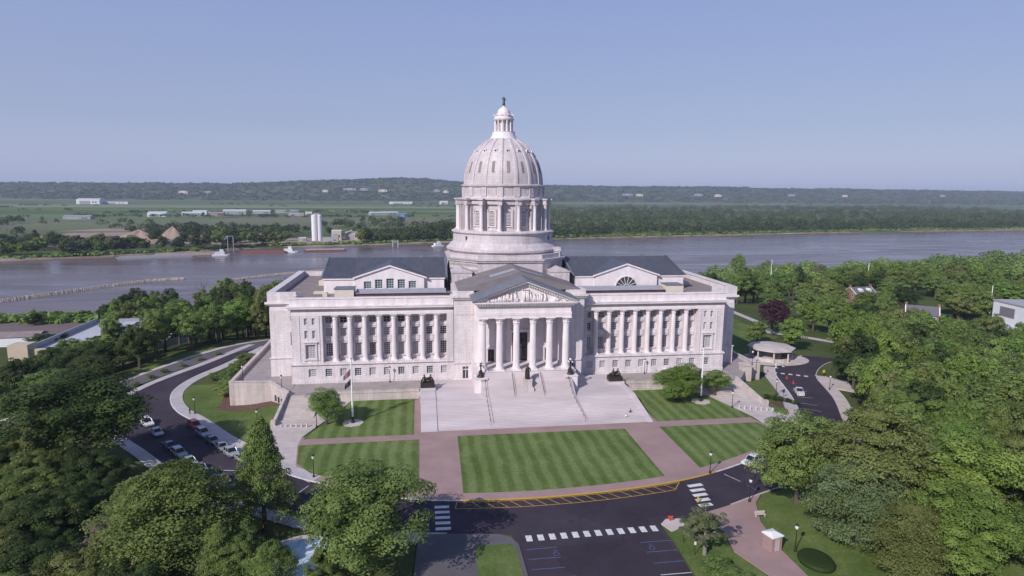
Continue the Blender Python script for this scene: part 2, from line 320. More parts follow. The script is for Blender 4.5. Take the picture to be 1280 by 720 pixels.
def template(kind_,leaf,lod,var):
    key=(kind_,leaf,lod,var)
    if key in TPL: return TPL[key]
    g=np.random.default_rng(hash((kind_,lod,var).__repr__().__len__()*131+var*17+len(kind_))%9999+var)
    H,Rr=10.,4.2
    n,s={'near':(42000,.088),'mid':(11000,.155),'far':(1600,.37)}[lod]
    if kind_=='sparse': n=int(n*.35)
    P,Nn,sh=crown_pts(kind_,n,H,Rr,g)
    me=leaf_mesh('crown',P,Nn,s,sh,LM[leaf])
    b=MB(); top=.72*H if kind_ not in('cone','feather') else .95*H
    b.tube([(0,0,-.6),(0,0,.15*H),(.12,.05,.4*H),(0,.1,top)],[.34,.25,.17,.04],7)
    if kind_ not in('cone','feather'):
        for k in range(9):
            a=k*2.4+g.uniform(0,.5); z0=g.uniform(.22,.5)*H; l=Rr*g.uniform(.5,.8)
            b.tube([(0,0,z0),(math.cos(a)*l*.5,math.sin(a)*l*.5,z0+l*.45),(math.cos(a)*l,math.sin(a)*l,z0+l*.95)],[.13,.08,.025],5)
    tm=bpy.data.meshes.new('trunk'); tm.from_pydata(b.v,[],b.f); tm.materials.append(M['palebark'] if kind_=='sparse' else M['bark'])
    TPL[key]=(me,tm); return TPL[key]
tree_n=[0]
def tree(x,y,H,Rr,kind_='round',leaf='green',lod='mid',label=None,group=None,name='leafy_tree',cat='tree',z=None,parts=True):
    var=tree_n[0]%3; tree_n[0]+=1
    cm,tm=template(kind_,leaf,lod,var)
    z=hz(x,y)-.1 if z is None else z; sxy=Rr/4.2; sz=H/10.; rz=random.uniform(0,6.28)
    if parts:
        e=empty(name,(x,y,z),rz,label,cat,group); e.scale=(sxy*random.uniform(.94,1.06),sxy*random.uniform(.94,1.06),sz)
        for nm,me in(('trunk',tm),('crown',cm)):
            o=bpy.data.objects.new(nm,me); col.objects.link(o); o.parent=e
    else:
        e=bpy.data.objects.new(name,cm); col.objects.link(e); e.location=(x,y,z); e.rotation_euler=(0,0,rz); e.scale=(sxy,sxy,sz); tag(e,label,cat,group)
    return e

# ------------------------------------------------------------ terrain
def axis(segs):
    out=[]
    for a,b,st in segs: out+=list(np.arange(a,b,st))
    return np.array(out+[segs[-1][1]])
xs=axis([(-15000,-4000,1500),(-4000,-1200,200),(-1200,-400,40),(-400,-120,8),(-120,130,2.5),(130,420,8),(420,1500,40),(1500,4000,200),(4000,20000,1600)])
ys=axis([(-700,-200,50),(-200,-120,10),(-120,90,2.5),(90,420,8),(420,1200,16),(1200,2500,100),(2500,10500,1000)])
X,Y=np.meshgrid(xs,ys); Z=h(X,Y)
Z=Z-np.where(Y>2500,(Y-2500)*0,0)
def gridmesh(name,X,Y,Z,mats):
    ny,nx=X.shape; V=np.stack([X,Y,Z],-1).reshape(-1,3)
    i=np.arange(nx-1)[None,:]+np.arange(ny-1)[:,None]*nx; F=np.stack([i,i+1,i+1+nx,i+nx],-1).reshape(-1,4)
    me=bpy.data.meshes.new(name); me.from_pydata(V.tolist(),[],F.tolist()); me.polygons.foreach_set('use_smooth',[True]*len(F)); me.materials.append(mats)
    o=bpy.data.objects.new(name,me); col.objects.link(o); return o
# ground: wild grass near, banded farm fields on the far flood plain (world-space pattern)
def groundmat():
    m,t,b=nt('ground_cover'); tc=N(t,'ShaderNodeTexCoord'); sp=N(t,'ShaderNodeSeparateXYZ'); L(t,tc.outputs['Object'],sp.inputs[0])
    n=N(t,'ShaderNodeTexNoise'); n.inputs['Scale'].default_value=.05; n.inputs['Detail'].default_value=9; n.inputs['Roughness'].default_value=.7; L(t,tc.outputs['Object'],n.inputs['Vector'])
    cr=N(t,'ShaderNodeValToRGB'); e=cr.color_ramp.elements; e[0].position=.35; e[1].position=.65; e[0].color=(.05,.07,.022,1); e[1].color=(.09,.11,.04,1); L(t,n.outputs[0],cr.inputs[0])
    mp=N(t,'ShaderNodeMapping'); mp.inputs['Scale'].default_value=(.0011,.0045,1); mp.inputs['Rotation'].default_value=(0,0,R(9)); L(t,tc.outputs['Object'],mp.inputs[0])
    vo=N(t,'ShaderNodeTexVoronoi',distance='CHEBYCHEV'); vo.inputs['Scale'].default_value=1; L(t,mp.outputs[0],vo.inputs['Vector'])
    sc_=N(t,'ShaderNodeSeparateColor'); L(t,vo.outputs['Color'],sc_.inputs[0])
    c2=N(t,'ShaderNodeValToRGB'); c2.color_ramp.interpolation='CONSTANT'; e=c2.color_ramp.elements; e[0].color=(.085,.125,.04,1); e[1].position=.3; e[1].color=(.11,.165,.055,1)
    for p,cc in((.55,(.085,.115,.05,1)),(.72,(.14,.16,.085,1)),(.86,(.11,.145,.06,1)),(.94,(.17,.165,.11,1))): x=e.new(p); x.color=cc
    L(t,sc_.outputs[0],c2.inputs[0])
    mr=N(t,'ShaderNodeMapRange'); mr.inputs[1].default_value=820; mr.inputs[2].default_value=1100; L(t,sp.outputs[1],mr.inputs[0])
    mx=N(t,'ShaderNodeMix',data_type='RGBA'); L(t,mr.outputs[0],mx.inputs[0]); L(t,cr.outputs[0],mx.inputs[6]); L(t,c2.outputs[0],mx.inputs[7]); L(t,mx.outputs[2],b.inputs['Base Color']); b.inputs['Roughness'].default_value=.95; b.inputs['Specular IOR Level'].default_value=.1
    return m
kind(gridmesh('ground',X,Y,Z,groundmat()),'structure')
# river
def watermat():
    m,t,b=nt('muddy_river_water'); tc=N(t,'ShaderNodeTexCoord'); mp=N(t,'ShaderNodeMapping'); mp.inputs['Scale'].default_value=(.25,1,1); L(t,tc.outputs['Object'],mp.inputs[0])
    n=N(t,'ShaderNodeTexNoise'); n.inputs['Scale'].default_value=.012; n.inputs['Detail'].default_value=6; n.inputs['Distortion'].default_value=1.2; L(t,mp.outputs[0],n.inputs['Vector'])
    cr=N(t,'ShaderNodeValToRGB'); e=cr.color_ramp.elements; e[0].position=.3;e[1].position=.7; e[0].color=(.115,.085,.085,1); e[1].color=(.165,.125,.122,1); L(t,n.outputs[0],cr.inputs[0]); L(t,cr.outputs[0],b.inputs['Base Color'])
    n4=N(t,'ShaderNodeTexNoise'); n4.inputs['Scale'].default_value=.02; n4.inputs['Detail'].default_value=7; n4.inputs['Distortion'].default_value=2.; L(t,mp.outputs[0],n4.inputs['Vector'])
    m4=N(t,'ShaderNodeMapRange'); m4.inputs[1].default_value=.38; m4.inputs[2].default_value=.62; m4.inputs[3].default_value=.17; m4.inputs[4].default_value=.34; L(t,n4.outputs[0],m4.inputs[0]); L(t,m4.outputs[0],b.inputs['Roughness']); b.inputs['IOR'].default_value=1.33
    n2=N(t,'ShaderNodeTexNoise'); n2.inputs['Scale'].default_value=.35; n2.inputs['Detail'].default_value=6; L(t,mp.outputs[0],n2.inputs['Vector']); bp=N(t,'ShaderNodeBump'); bp.inputs['Strength'].default_value=.35; bp.inputs['Distance'].default_value=.25; L(t,n2.outputs[0],bp.inputs['Height']); L(t,bp.outputs[0],b.inputs['Normal'])
    return m
b=MB(); b.add([(-14900,150,-25),(19900,150,-25),(19900,3000,-25),(-14900,3000,-25)],[(0,1,2,3)]); kind(b.build('river_water',watermat()),'structure')

def resample(P,n):
    P=np.array(P,float); d=np.r_[0,np.cumsum(np.linalg.norm(np.diff(P,axis=0),axis=1))]; t=np.linspace(0,d[-1],n)
    return np.stack([np.interp(t,d,P[:,k]) for k in range(P.shape[1])],1)
def smooth(P,it=2):
    P=np.array(P,float)
    for _ in range(it):
        Q=[P[0]]
        for a,b_ in zip(P[:-1],P[1:]): Q+= [.75*a+.25*b_,.25*a+.75*b_]
        Q.append(P[-1]); P=np.array(Q)
    return P
def strip(name,A,B,dz,m,nac=6,n=60,skirt=0,k='structure',zf=None):
    A=resample(A,n);B=resample(B,n); b=MB(); vs=[];fs=[]
    for i in range(n):
        for j in range(nac+1):
            p=A[i]+(B[i]-A[i])*j/nac; vs.append((p[0],p[1],(hz(*p[:2]) if zf is None else zf)+dz))
    w=nac+1
    fs=[(i*w+j,i*w+j+1,(i+1)*w+j+1,(i+1)*w+j) for i in range(n-1) for j in range(nac)]
    if skirt:
        for jj in (0,nac):
            o=len(vs); vs+=[(vs[i*w+jj][0],vs[i*w+jj][1],vs[i*w+jj][2]-skirt) for i in range(n)]
            fs+=[(i*w+jj,(i+1)*w+jj,o+i+1,o+i) for i in range(n-1)]
    b.add(vs,fs); o=b.build(name,m)
    return kind(o,k) if k else o
def offs(P,d,toward=None):
    P=np.array(P,float); T=np.gradient(P,axis=0); T/=np.linalg.norm(T,axis=1)[:,None]; Nn=np.stack([-T[:,1],T[:,0]],1); return P+Nn*d
PAIR=[((-83,64),(-86,67)),((-86.7,50.3),(-90.5,54)),((-89.7,38.9),(-95,40.5)),((-93.6,28.8),(-100,30)),((-95.1,20.2),(-104,20)),((-94.8,12.2),(-105.5,10)),((-91.7,3.3),(-104.5,0)),((-87,-4.5),(-99.5,-11)),((-81.7,-10.1),(-92.5,-20)),((-75,-18.7),(-84.5,-28.5)),((-66.5,-31.5),(-75.5,-39.5)),((-61.3,-38.9),(-69.5,-47)),((-54.5,-48.2),(-61,-56.5)),((-48.5,-52.9),(-54,-62.3)),((-44.6,-55.3),(-49,-65.5)),((-40,-58.3),(-44,-68.5)),((-34.3,-61.4),(-37,-71.8)),((-26.7,-63.8),(-28.5,-74)),((-21,-64.9),(-22,-75)),((-11,-65.6),(-11.5,-76.6)),((-2.6,-65.5),(-2,-76.8)),((6.3,-64.9),(8,-76.6)),((15.7,-63.6),(16.5,-75.3)),((22.4,-62.1),(24.5,-72.5)),((29.9,-59.6),(33.5,-68.5)),((39.9,-55),(44.5,-64.5)),((47.8,-50.4),(54.5,-58.8)),((55.9,-44.9),(63,-51.3)),((61.1,-37.9),(70.8,-41)),((67.9,-26),(78,-28)),((74.1,-13.1),(84.5,-16.5)),((78.1,-2),(88.5,-6)),((80.7,5.8),(92,3.6)),((86.2,15.8),(98.5,11.5)),((95.1,22.6),(106,18)),((103,27),(116,23))]
FAR=smooth([p[0] for p in PAIR],2); NEAR=smooth([p[1] for p in PAIR],2)
n_=len(FAR)
def seg(P,x0,x1,y=None):   # front arc part with x in range (y < -40)
    return np.array([p for p in P if x0<=p[0]<=x1 and p[1]<-44])
def roadstrip(name,A,B,dz,m,nac=8):
    b=MB(); vs=[]; A=np.array(A);B=np.array(B)
    for a,c in zip(A,B):
        for j in range(nac+1):
            p=a+(c-a)*j/nac; vs.append((p[0],p[1],hz(*p)+dz))
    w=nac+1; b.add(vs,[(i*w+j,i*w+j+1,(i+1)*w+j+1,(i+1)*w+j) for i in range(len(A)-1) for j in range(nac)])
    return kind(b.build(name,m),'structure')
roadstrip('ring_road',FAR,NEAR,.05,M['asphalt'])
b=MB(); b.add([(-12.6,-75.3,.062),(11.4,-75.3,.062),(11.3,-84,.062),(10.8,-90,.062),(11,-140,.062),(-11.9,-140,.062),(-11.9,-86,.062)],[(0,1,2,3,4,5,6)]); kind(b.build('parking_road',M['asphalt']),'structure')
# paving between lawns
front=[tuple(p) for p in seg(FAR,-44.8,48.5)]
poly=[(-51.8,-33),(-51.8,-37.4),(-50.4,-47),(-46.5,-54)]+front+[(51,-46),(52,-40),(50.8,-33)]
b=MB(); b.prism(poly,-.2,.16); kind(b.build('brown_walkway',M['aggregate']),'structure')
b=MB(); b.box(-28.1,-26.6,-33,-10.5,-.2,.16); b.box(26.4,27.7,-33,-10.5,-.2,.16); kind(b.build('side_walkway',M['aggregate']),'structure')
inner=offs(FAR,0)
def arc(x0,x1,off,n=24):
    P=seg(FAR,-60,60); P=P[np.argsort(P[:,0])]; xx=np.linspace(x0,x1,n); return [(float(x),float(np.interp(x,P[:,0],P[:,1])+off)) for x in xx]
def lawn(name,poly,m,top=.20):
    b=MB(); b.prism(poly,-.1,top); return kind(b.build(name,m),'structure')
lawn('lawn',arc(-19.2,18.6,2.7)+[(18.7,-36.5),(-18.7,-36.3)],M['mown'])
lawn('lawn',[(-26.9,-37.2),(-51.6,-37.4),(-50.2,-46.5)]+arc(-47,-26.9,2.9),M['mown'])
lawn('lawn',arc(26.8,47.5,3.0)+[(50.6,-45),(51.6,-40),(50.6,-36.3),(26.9,-36.4)],M['mown2'])
lawn('lawn',[(-28.1,-34.3),(-51.3,-34.2),(-47.2,-22),(-43.8,-10.4),(-28.1,-10.4)],M['mown'])
lawn('lawn',[(27.8,-32.8),(27.8,-10.4),(44.5,-10.4),(47.8,-17),(51.6,-33)],M['mown2'])
# kerbs (white and yellow) along the building side of the ring road
def kerb(P,m,name='kerb'):
    b=MB(); P=np.array(P); A=offs(P,-.02);B=offs(P,.22); vs=[];fs=[]
    for a,c in zip(A,B):
        za=hz(*a); vs+=[(a[0],a[1],za),(a[0],a[1],za+.19),(c[0],c[1],za+.19),(c[0],c[1],za)]
    for i in range(len(P)-1):
        for j in range(3): fs.append((4*i+j,4*i+j+1,4*i+5+j,4*i+4+j))
    b.add(vs,fs); return kind(b.build(name,m),'structure')
xs_=FAR[:,0]; fr=np.where(FAR[:,1]<-44)[0]
iy=[i for i in fr if -20<=FAR[i,0]<=30]; il=[i for i in range(n_) if i<=iy[0]]; ir=[i for i in range(n_) if i>=iy[-1]]
kerb(FAR[il],M['whitepaint']); kerb(FAR[iy],M['yellowpaint']); kerb(FAR[ir],M['whitepaint'])
nl=[i for i in range(n_) if NEAR[i,0]<-22.5]; nr=[i for i in range(n_) if NEAR[i,0]>24]
kerb(NEAR[nl][::-1],M['concrete']); kerb(NEAR[nr][::-1],M['concrete'])
# pavements alongside
li=[i for i in range(n_) if FAR[i,0]<-46 and i<n_//2]
strip('pavement',FAR[li],offs(FAR[li],3.0),.17,M['concretegrey'],nac=3,n=90,skirt=.3)
ri=[i for i in range(n_) if FAR[i,0]>48.5 and i>n_//2 and FAR[i,1]<16]
strip('pavement',FAR[ri],offs(FAR[ri],3.4),.17,M['concrete'],nac=3,n=60,skirt=.3)
strip('pavement',offs(NEAR[nl],-2.6),NEAR[nl],.17,M['concretegrey'],nac=3,n=90,skirt=.3)
ri2=[i for i in range(n_) if NEAR[i,0]>60 and NEAR[i,1]<6]
strip('pavement',offs(NEAR[ri2],-3.2),NEAR[ri2],.17,M['concrete'],nac=3,n=60,skirt=.3)
b=MB(); b.prism([(62.5,-52.5),(66,-50),(71,-56),(66.5,-60)],-1.3,.18-.5); b.prism([(93,5),(99,-2),(94,-12),(89,-6.5)],-3.2,[hz(93,5)+.18,hz(99,-2)+.18,hz(94,-12)+.18,hz(89,-6.5)+.18]); kind(b.build('kerb_island',M['concrete']),'structure')
# lower left plaza with dark lawn island, lower right brown path
b=MB(); b.prism([(-22.3,-75.2),(-14.5,-76.3),(-12.9,-77.3),(-12.0,-79.5),(-11.95,-86),(-11.95,-130),(-30,-130),(-27,-74.9)],-.2,.19); kind(b.build('forecourt_paving',M['oldasphalt']),'structure')
lawn('lawn',[(-18.6,-79.2),(-13.2,-79.2),(-12.6,-80.5),(-12.5,-130),(-19.5,-130)],M['grass'],.22)
b=MB(); b.prism([(17.0,-75.1),(24.6,-72.5),(33.3,-68.7),(30.3,-72),(27.8,-78),(26.6,-86),(26.8,-130),(20.5,-130),(21.3,-91.3),(19.4,-85.3),(20.5,-80)],-.2,.17); kind(b.build('brown_path',M['aggregate']),'structure')
b=MB(); b.prism([(11.55,-76.5),(12.8,-75.2),(15.3,-75.3),(15.2,-77.5),(12.4,-79)],-.2,.17); kind(b.build('corner_pavement',M['concrete']),'structure')
lawn('verge',[(11.7,-79.2),(15.3,-77.6),(15.4,-75.4),(17,-75.2),(20.3,-80),(19.2,-85.4),(21,-91.5),(20.2,-130),(11.4,-130),(11.2,-90)],M['grass'],.14)
lawn('verge',[(27.9,-78),(30.4,-72),(33.5,-68.9),(48,-66),(62,-80),(60,-130),(27,-130),(26.8,-86)],M['grass'],.14)
# green slopes either side
def drape(name,poly,dz,m,step=2.0,k='structure'):
    from mathutils.geometry import tessellate_polygon
    P=np.array(poly); x0,y0=P.min(0);x1,y1=P.max(0); bm=bmesh.new(); vs=[bm.verts.new((p[0],p[1],0)) for p in poly]; bm.faces.new(vs)
    for ax,a,c in((0,x0,x1),(1,y0,y1)):
        v=a+step
        while v<c:
            co=(v,0,0) if ax==0 else (0,v,0); no=(1,0,0) if ax==0 else (0,1,0)
            bmesh.ops.bisect_plane(bm,geom=bm.verts[:]+bm.edges[:]+bm.faces[:],plane_co=co,plane_no=no); v+=step
    for v in bm.verts: v.co.z=hz(v.co.x,v.co.y)+dz
    me=bpy.data.meshes.new(name); bm.to_mesh(me); bm.free(); me.materials.append(m); o=bpy.data.objects.new(name,me); col.objects.link(o); return kind(o,k)
Fi=offs(FAR,3.1)
sl=[tuple(p) for p in Fi if p[0]<-58 and p[1]<20 and p[1]>-45]
drape('green_slope',sl+[(-59.7,-36),(-59.7,-10),(-65.3,-1.2),(-76,-.2),(-77,20)],.06,M['grass'])
drape('mulch_bed',[(-77.5,-3.5),(-62.5,-6.5),(-60.0,-10),(-65.3,-1),(-75.8,0),(-77.3,12),(-80,10)],.09,M['mulch'])
sr=[tuple(p) for p in offs(FAR,3.5) if p[0]>56 and p[1]<8 and p[1]>-45]
drape('green_slope',[(60.2,-36)]+sr+[(70,2),(64,-4),(60.2,-12)],.06,M['grass'])
drape('mulch_bed',[(61.5,-22.5),(68,-20.5),(67,-24.5),(62,-26)],.10,M['mulch'])
drape('green_slope',[(68,30),(84,28),(112,56),(109,64),(112,90),(70,100)],.06,M['grass'],4)
# upper left old road, pavement and verge
RA=[(-150,-12),(-133,6),(-115,27),(-108.5,40),(-101,54),(-92,68),(-80,80)];RB=[(-143,-22),(-126,-3),(-108.5,20),(-103,33),(-96,46),(-87.5,59),(-72,70)]
strip('old_road',smooth(RA),smooth(RB),.09,M['oldasphalt'],nac=5,n=90)
strip('pavement',offs(smooth(RA),2.2),smooth(RA),.14,M['concrete'],nac=2,n=90,skirt=.3)
strip('grass_verge',offs(smooth(RA),9),offs(smooth(RA),2.3),.12,M['grass'],nac=4,n=90)
strip('park_path',[(119,130),(117.5,84),(110.5,62),(121,55.5),(131,48)],[(123,130),(121.5,84),(115,64.5),(123,60.5),(133,53)],.12,M['concrete'],nac=3,n=60)
# road markings
def marks(quads,m,name):
    b=MB()
    for q in quads: b.add([(x,y,hz(x,y)+.068) for x,y in q],[(0,1,2,3)])
    return kind(b.build(name,m),'structure')
def bar(x0,y0,x1,y1,w):
    d=Vector((x1-x0,y1-y0)).normalized(); n=Vector((-d.y,d.x))*w/2; return [(x0-n.x,y0-n.y),(x1-n.x,y1-n.y),(x1+n.x,y1+n.y),(x0+n.x,y0+n.y)]
Q=[]
for k in range(5):
    y=-66.5-k*1.72; Q.append(bar(-24.3,y,-21.9,y-.12,.85))
for k in range(12):
    x=-10.2+k*1.83; Q.append(bar(x,-78.75+.03*k,x,-77.1+.03*k,.95))
for k in range(5):
    f=k/4; Q.append(bar(21.3-1.1*f,-64.6-7.0*f,24.2-1.5*f,-64.2-7.1*f,.95))
marks(Q,M['whitepaint'],'zebra_crossing').data.transform(Matrix.Translation((0,0,.012)))
Q=[]
for y,m_ in((-81.0,0),(-83.4,0),(-86.0,0)): pass
Q=[bar(-11.2,-88.2,-5.4,-88.2,.14),bar(6.4,-89.4,11.0,-89.4,.14),bar(6.6,-92.3,11.0,-92.3,.14)]
for (a,c,d,e) in((-46.5,-55.9,-47.9,-58.7),(30.2,-60.7,31.8,-64.0),(37.3,-57.8,39.3,-60.9),(70.6,-24.5,74.6,-25.6),(72.6,-19.5,76.4,-20.8),(75.2,-13.7,79,-15),(77.2,-8.2,80.8,-9.6),(-61.5,-45,-65.5,-42.2)): Q.append(bar(a,c,d,e,.14))
marks(Q,M['whitepaint'],'bay_line').data.transform(Matrix.Translation((0,0,.012)))
Q=[bar(-11.2,-80.9,-6.4,-80.8,.14),bar(-11.2,-83.4,-6.4,-83.4,.14),bar(-11.2,-85.9,-6.4,-85.9,.14),bar(6.3,-81.2,11.5,-81.2,.14),bar(6.4,-83.8,11.3,-83.8,.14),bar(6.5,-86.6,11.1,-86.6,.14),bar(33,-67.6,32.2,-65.5,.14)]
for cx,cy in((-6.9,-82.2),(7.6,-82.6)):
    for k in range(10):
        a=k*.628; Q.append(bar(cx+.42*math.cos(a),cy-.3+.42*math.sin(a),cx+.42*math.cos(a+.63),cy-.3+.42*math.sin(a+.63),.1))
    Q+=[bar(cx,cy+.1,cx,cy+.9,.12),bar(cx,cy+.45,cx+.45,cy+.45,.1)]
for k in range(5): Q.append(bar(65.8+k*1.9,-33.6-.2*k,66.9+k*1.9,-33.8-.2*k,1.1))
marks(Q,M['bluepaint'],'accessible_bay_marking').data.transform(Matrix.Translation((0,0,.014)))
Q=[bar(81.8+k*1.85,9.2-k*1.15,82.8+k*1.85,8.7-k*1.15,1.2) for k in range(5)]
marks(Q,M['whitepaint'],'zebra_crossing').data.transform(Matrix.Translation((0,0,.012)))
Q=[]
ph=arc(-20.5,20.4,-.35,40); po=arc(-20.9,18.4,-2.6,40)
for P in (ph,po):
    for a,c in zip(P[:-1],P[1:]): Q.append(bar(*a,*c,.13))
Q.append(bar(*ph[0],*po[0],.13)); Q.append(bar(*ph[-1],*po[-1],.13))
for k in range(17):
    x=-18+k*2.2; P1=arc(x,x+.1,-.4,2)[0]; P2=arc(x+1.6,x+1.7,-2.55,2)[0]; Q.append(bar(*P1,*P2,.12))
for (x,y) in ((65.5,-31.3),(66.3,-37)):
    Q+=[bar(x,y,x+3.6,y-1.2,.12),bar(x-1.6,y-2.8,x+2.2,y-4,.12),bar(x+3.6,y-1.2,x+2.2,y-4,.12),bar(x+.6,y-.2,x+.2,y-3.3,.1),bar(x+2,y-.7,x+1.3,y-3.7,.1)]
marks(Q,M['yellowpaint'],'hatched_zone_line').data.transform(Matrix.Translation((0,0,.012)))

# hills beyond the flood plain
def vnoise(X,Y,s,seed):
    g=np.random.default_rng(seed); T=g.uniform(-1,1,(64,64)); x=X/s;y=Y/s; xi=np.floor(x).astype(int);yi=np.floor(y).astype(int); fx=x-xi;fy=y-yi; fx=fx*fx*(3-2*fx);fy=fy*fy*(3-2*fy)
    a=T[xi%64,yi%64];b_=T[(xi+1)%64,yi%64];c=T[xi%64,(yi+1)%64];d=T[(xi+1)%64,(yi+1)%64]; return (a*(1-fx)+b_*fx)*(1-fy)+(c*(1-fx)+d*fx)*fy
hx=np.arange(-9500,19000,38.); hy=np.r_[np.arange(3700,6400,45.),np.arange(6400,9000,200)]
HX,HY=np.meshgrid(hx,hy)
cz=np.interp(hx/6000,[-1.4,-.8,-.65,-.28,-.15,-.02,.05,.1,.2,.45,.8,1.15,1.7,3],[50,76,86,100,152,176,150,112,120,126,114,104,80,70])
base=4150+140*np.sin(hx/900)+.06*np.maximum(hx,0)
f=S((HY-base[None,:])/1500); big=vnoise(HX,HY,700,1)*.5+vnoise(HX,HY,260,2)*.25
HZ=-24+(cz[None,:]-6)*f*(1+.20*big-.05)+S((HY-base[None,:])/120)*(9+3*vnoise(HX,HY,60,3)+4.5*vnoise(HX,HY,45,4))
hillmat=mat('wooded_hillside',(.02,.034,.016),.95,.3,.006,detail=14,c2=(.12,.14,.08))
kind(gridmesh('hills',HX,HY,HZ,hillmat),'structure')

# ------------------------------------------------------------ the capitol
CAP=empty('capitol_building',(0,0,0),0,'huge white marble domed capitol with columned portico and long colonnaded wings above wide steps','building')
mar,mp_,md=M['marble'],M['marble_plain'],M['marble_dome']
def wall_holes(b,x0,x1,z0,z1,y,holes,depth=.45):
    xs_=sorted({x0,x1,*[v for q in holes for v in q[:2]]}); zs_=sorted({z0,z1,*[v for q in holes for v in q[2:4]]})
    for i in range(len(xs_)-1):
        for j in range(len(zs_)-1):
            cx=(xs_[i]+xs_[i+1])/2; cz_=(zs_[j]+zs_[j+1])/2
            if any(q[0]<cx<q[1] and q[2]<cz_<q[3] for q in holes): continue
            b.add([(xs_[i],y,zs_[j]),(xs_[i+1],y,zs_[j]),(xs_[i+1],y,zs_[j+1]),(xs_[i],y,zs_[j+1])],[(0,1,2,3)])
    for a,c,d,e in (q[:4] for q in holes):
        b.add([(a,y,d),(a,y+depth,d),(a,y+depth,e),(a,y,e)],[(0,1,2,3)]); b.add([(c,y,d),(c,y,e),(c,y+depth,e),(c,y+depth,d)],[(0,1,2,3)])
        b.add([(a,y,d),(c,y,d),(c,y+depth,d),(a,y+depth,d)],[(0,1,2,3)]); b.add([(a,y,e),(a,y+depth,e),(c,y+depth,e),(c,y,e)],[(0,1,2,3)])
WT={}
def window(w,hh,x,y,z,style='grid',pane='glass',rz=0,name='window',parent=CAP):
    """frame (part) centred at x,z on the recessed plane y, with its glazing as a sub-part"""
    key=(round(w,2),round(hh,2),style)
    if key not in WT:
        b=MB(); t=.09
        b.box(-w/2,-w/2+t,-.10,.0,-hh/2,hh/2); b.box(w/2-t,w/2,-.10,.0,-hh/2,hh/2); b.box(-w/2+t,w/2-t,-.10,0,-hh/2,-hh/2+t); b.box(-w/2+t,w/2-t,-.10,0,hh/2-t,hh/2)
        nx,nz={'grid':(3,4),'small':(2,2),'tall':(3,6),'louvre':(0,11)}[style]
        for k in range(1,nx): xx=-w/2+w*k/nx; b.box(xx-.03,xx+.03,-.07,0,-hh/2+t,hh/2-t)
        for k in range(1,nz): zz=-hh/2+hh*k/nz; b.box(-w/2+t,w/2-t,-.075,-.005,zz-.03,zz+.03)
        p=MB(); p.box(-w/2,w/2,.005,.05,-hh/2,hh/2)
        fo=b.build(name,M['marble_plain'] if style=='louvre' else M['whitewall']); fm=fo.data; bpy.data.objects.remove(fo)
        pm={}
        for g in('glass','glassblind','glassmid','glassteal'):
            po=p.build('pane',M[g]); pm[g]=po.data; bpy.data.objects.remove(po)
        WT[key]=(fm,pm)
    fm,pm=WT[key]
    o=bpy.data.objects.new(name,fm); col.objects.link(o); o.parent=parent; o.location=(x,y,z); o.rotation_euler=(0,0,rz)
    q=bpy.data.objects.new('pane',pm[pane]); col.objects.link(q); q.parent=o
    return o
def pick(): return random.choices(['glass','glassblind','glassmid'],[.16,.5,.34])[0]
# ---- columns
def column_mesh(r,H,fl=True):
    b=MB(); b.box(-r*1.35,r*1.35,-r*1.35,r*1.35,0,r*.35)
    b.lathe([(r*1.3,r*.35),(r*1.3,r*.6),(r*1.08,r*.75),(r*1.15,r*.95),(r,r*1.1)],n=20)
    hc=r*2.2
    b.lathe([(r,r*1.1),(r*.98,H*.35),(r*.86,H-hc)],n=40,flut=.055 if fl else 0)
    b.lathe([(r*.86,H-hc),(r*.95,H-hc+.06),(r*.9,H-hc+.12),(r*1.0,H-hc*.72),(r*1.18,H-hc*.66),(r*.98,H-hc*.6),(r*1.12,H-hc*.35),(r*1.38,H-hc*.28),(r*1.1,H-hc*.24),(r*1.3,H-hc*.12),(r*1.45,H-r*.22)],n=16,flut=.10)
    b.box(-r*1.4,r*1.4,-r*1.4,r*1.4,H-r*.22,H); o=b.build('column',mp_); me=o.data; bpy.data.objects.remove(o); return me
cw=column_mesh(.64,12.5); cp=column_mesh(.88,13.7); cd=column_mesh(.50,7.9)
def put(me,name,x,y,z,rz=0,parent=CAP):
    o=bpy.data.objects.new(name,me); col.objects.link(o); o.parent=parent; o.location=(x,y,z); o.rotation_euler=(0,0,rz); return o
BC=[20.25+3.779*k for k in range(9)]
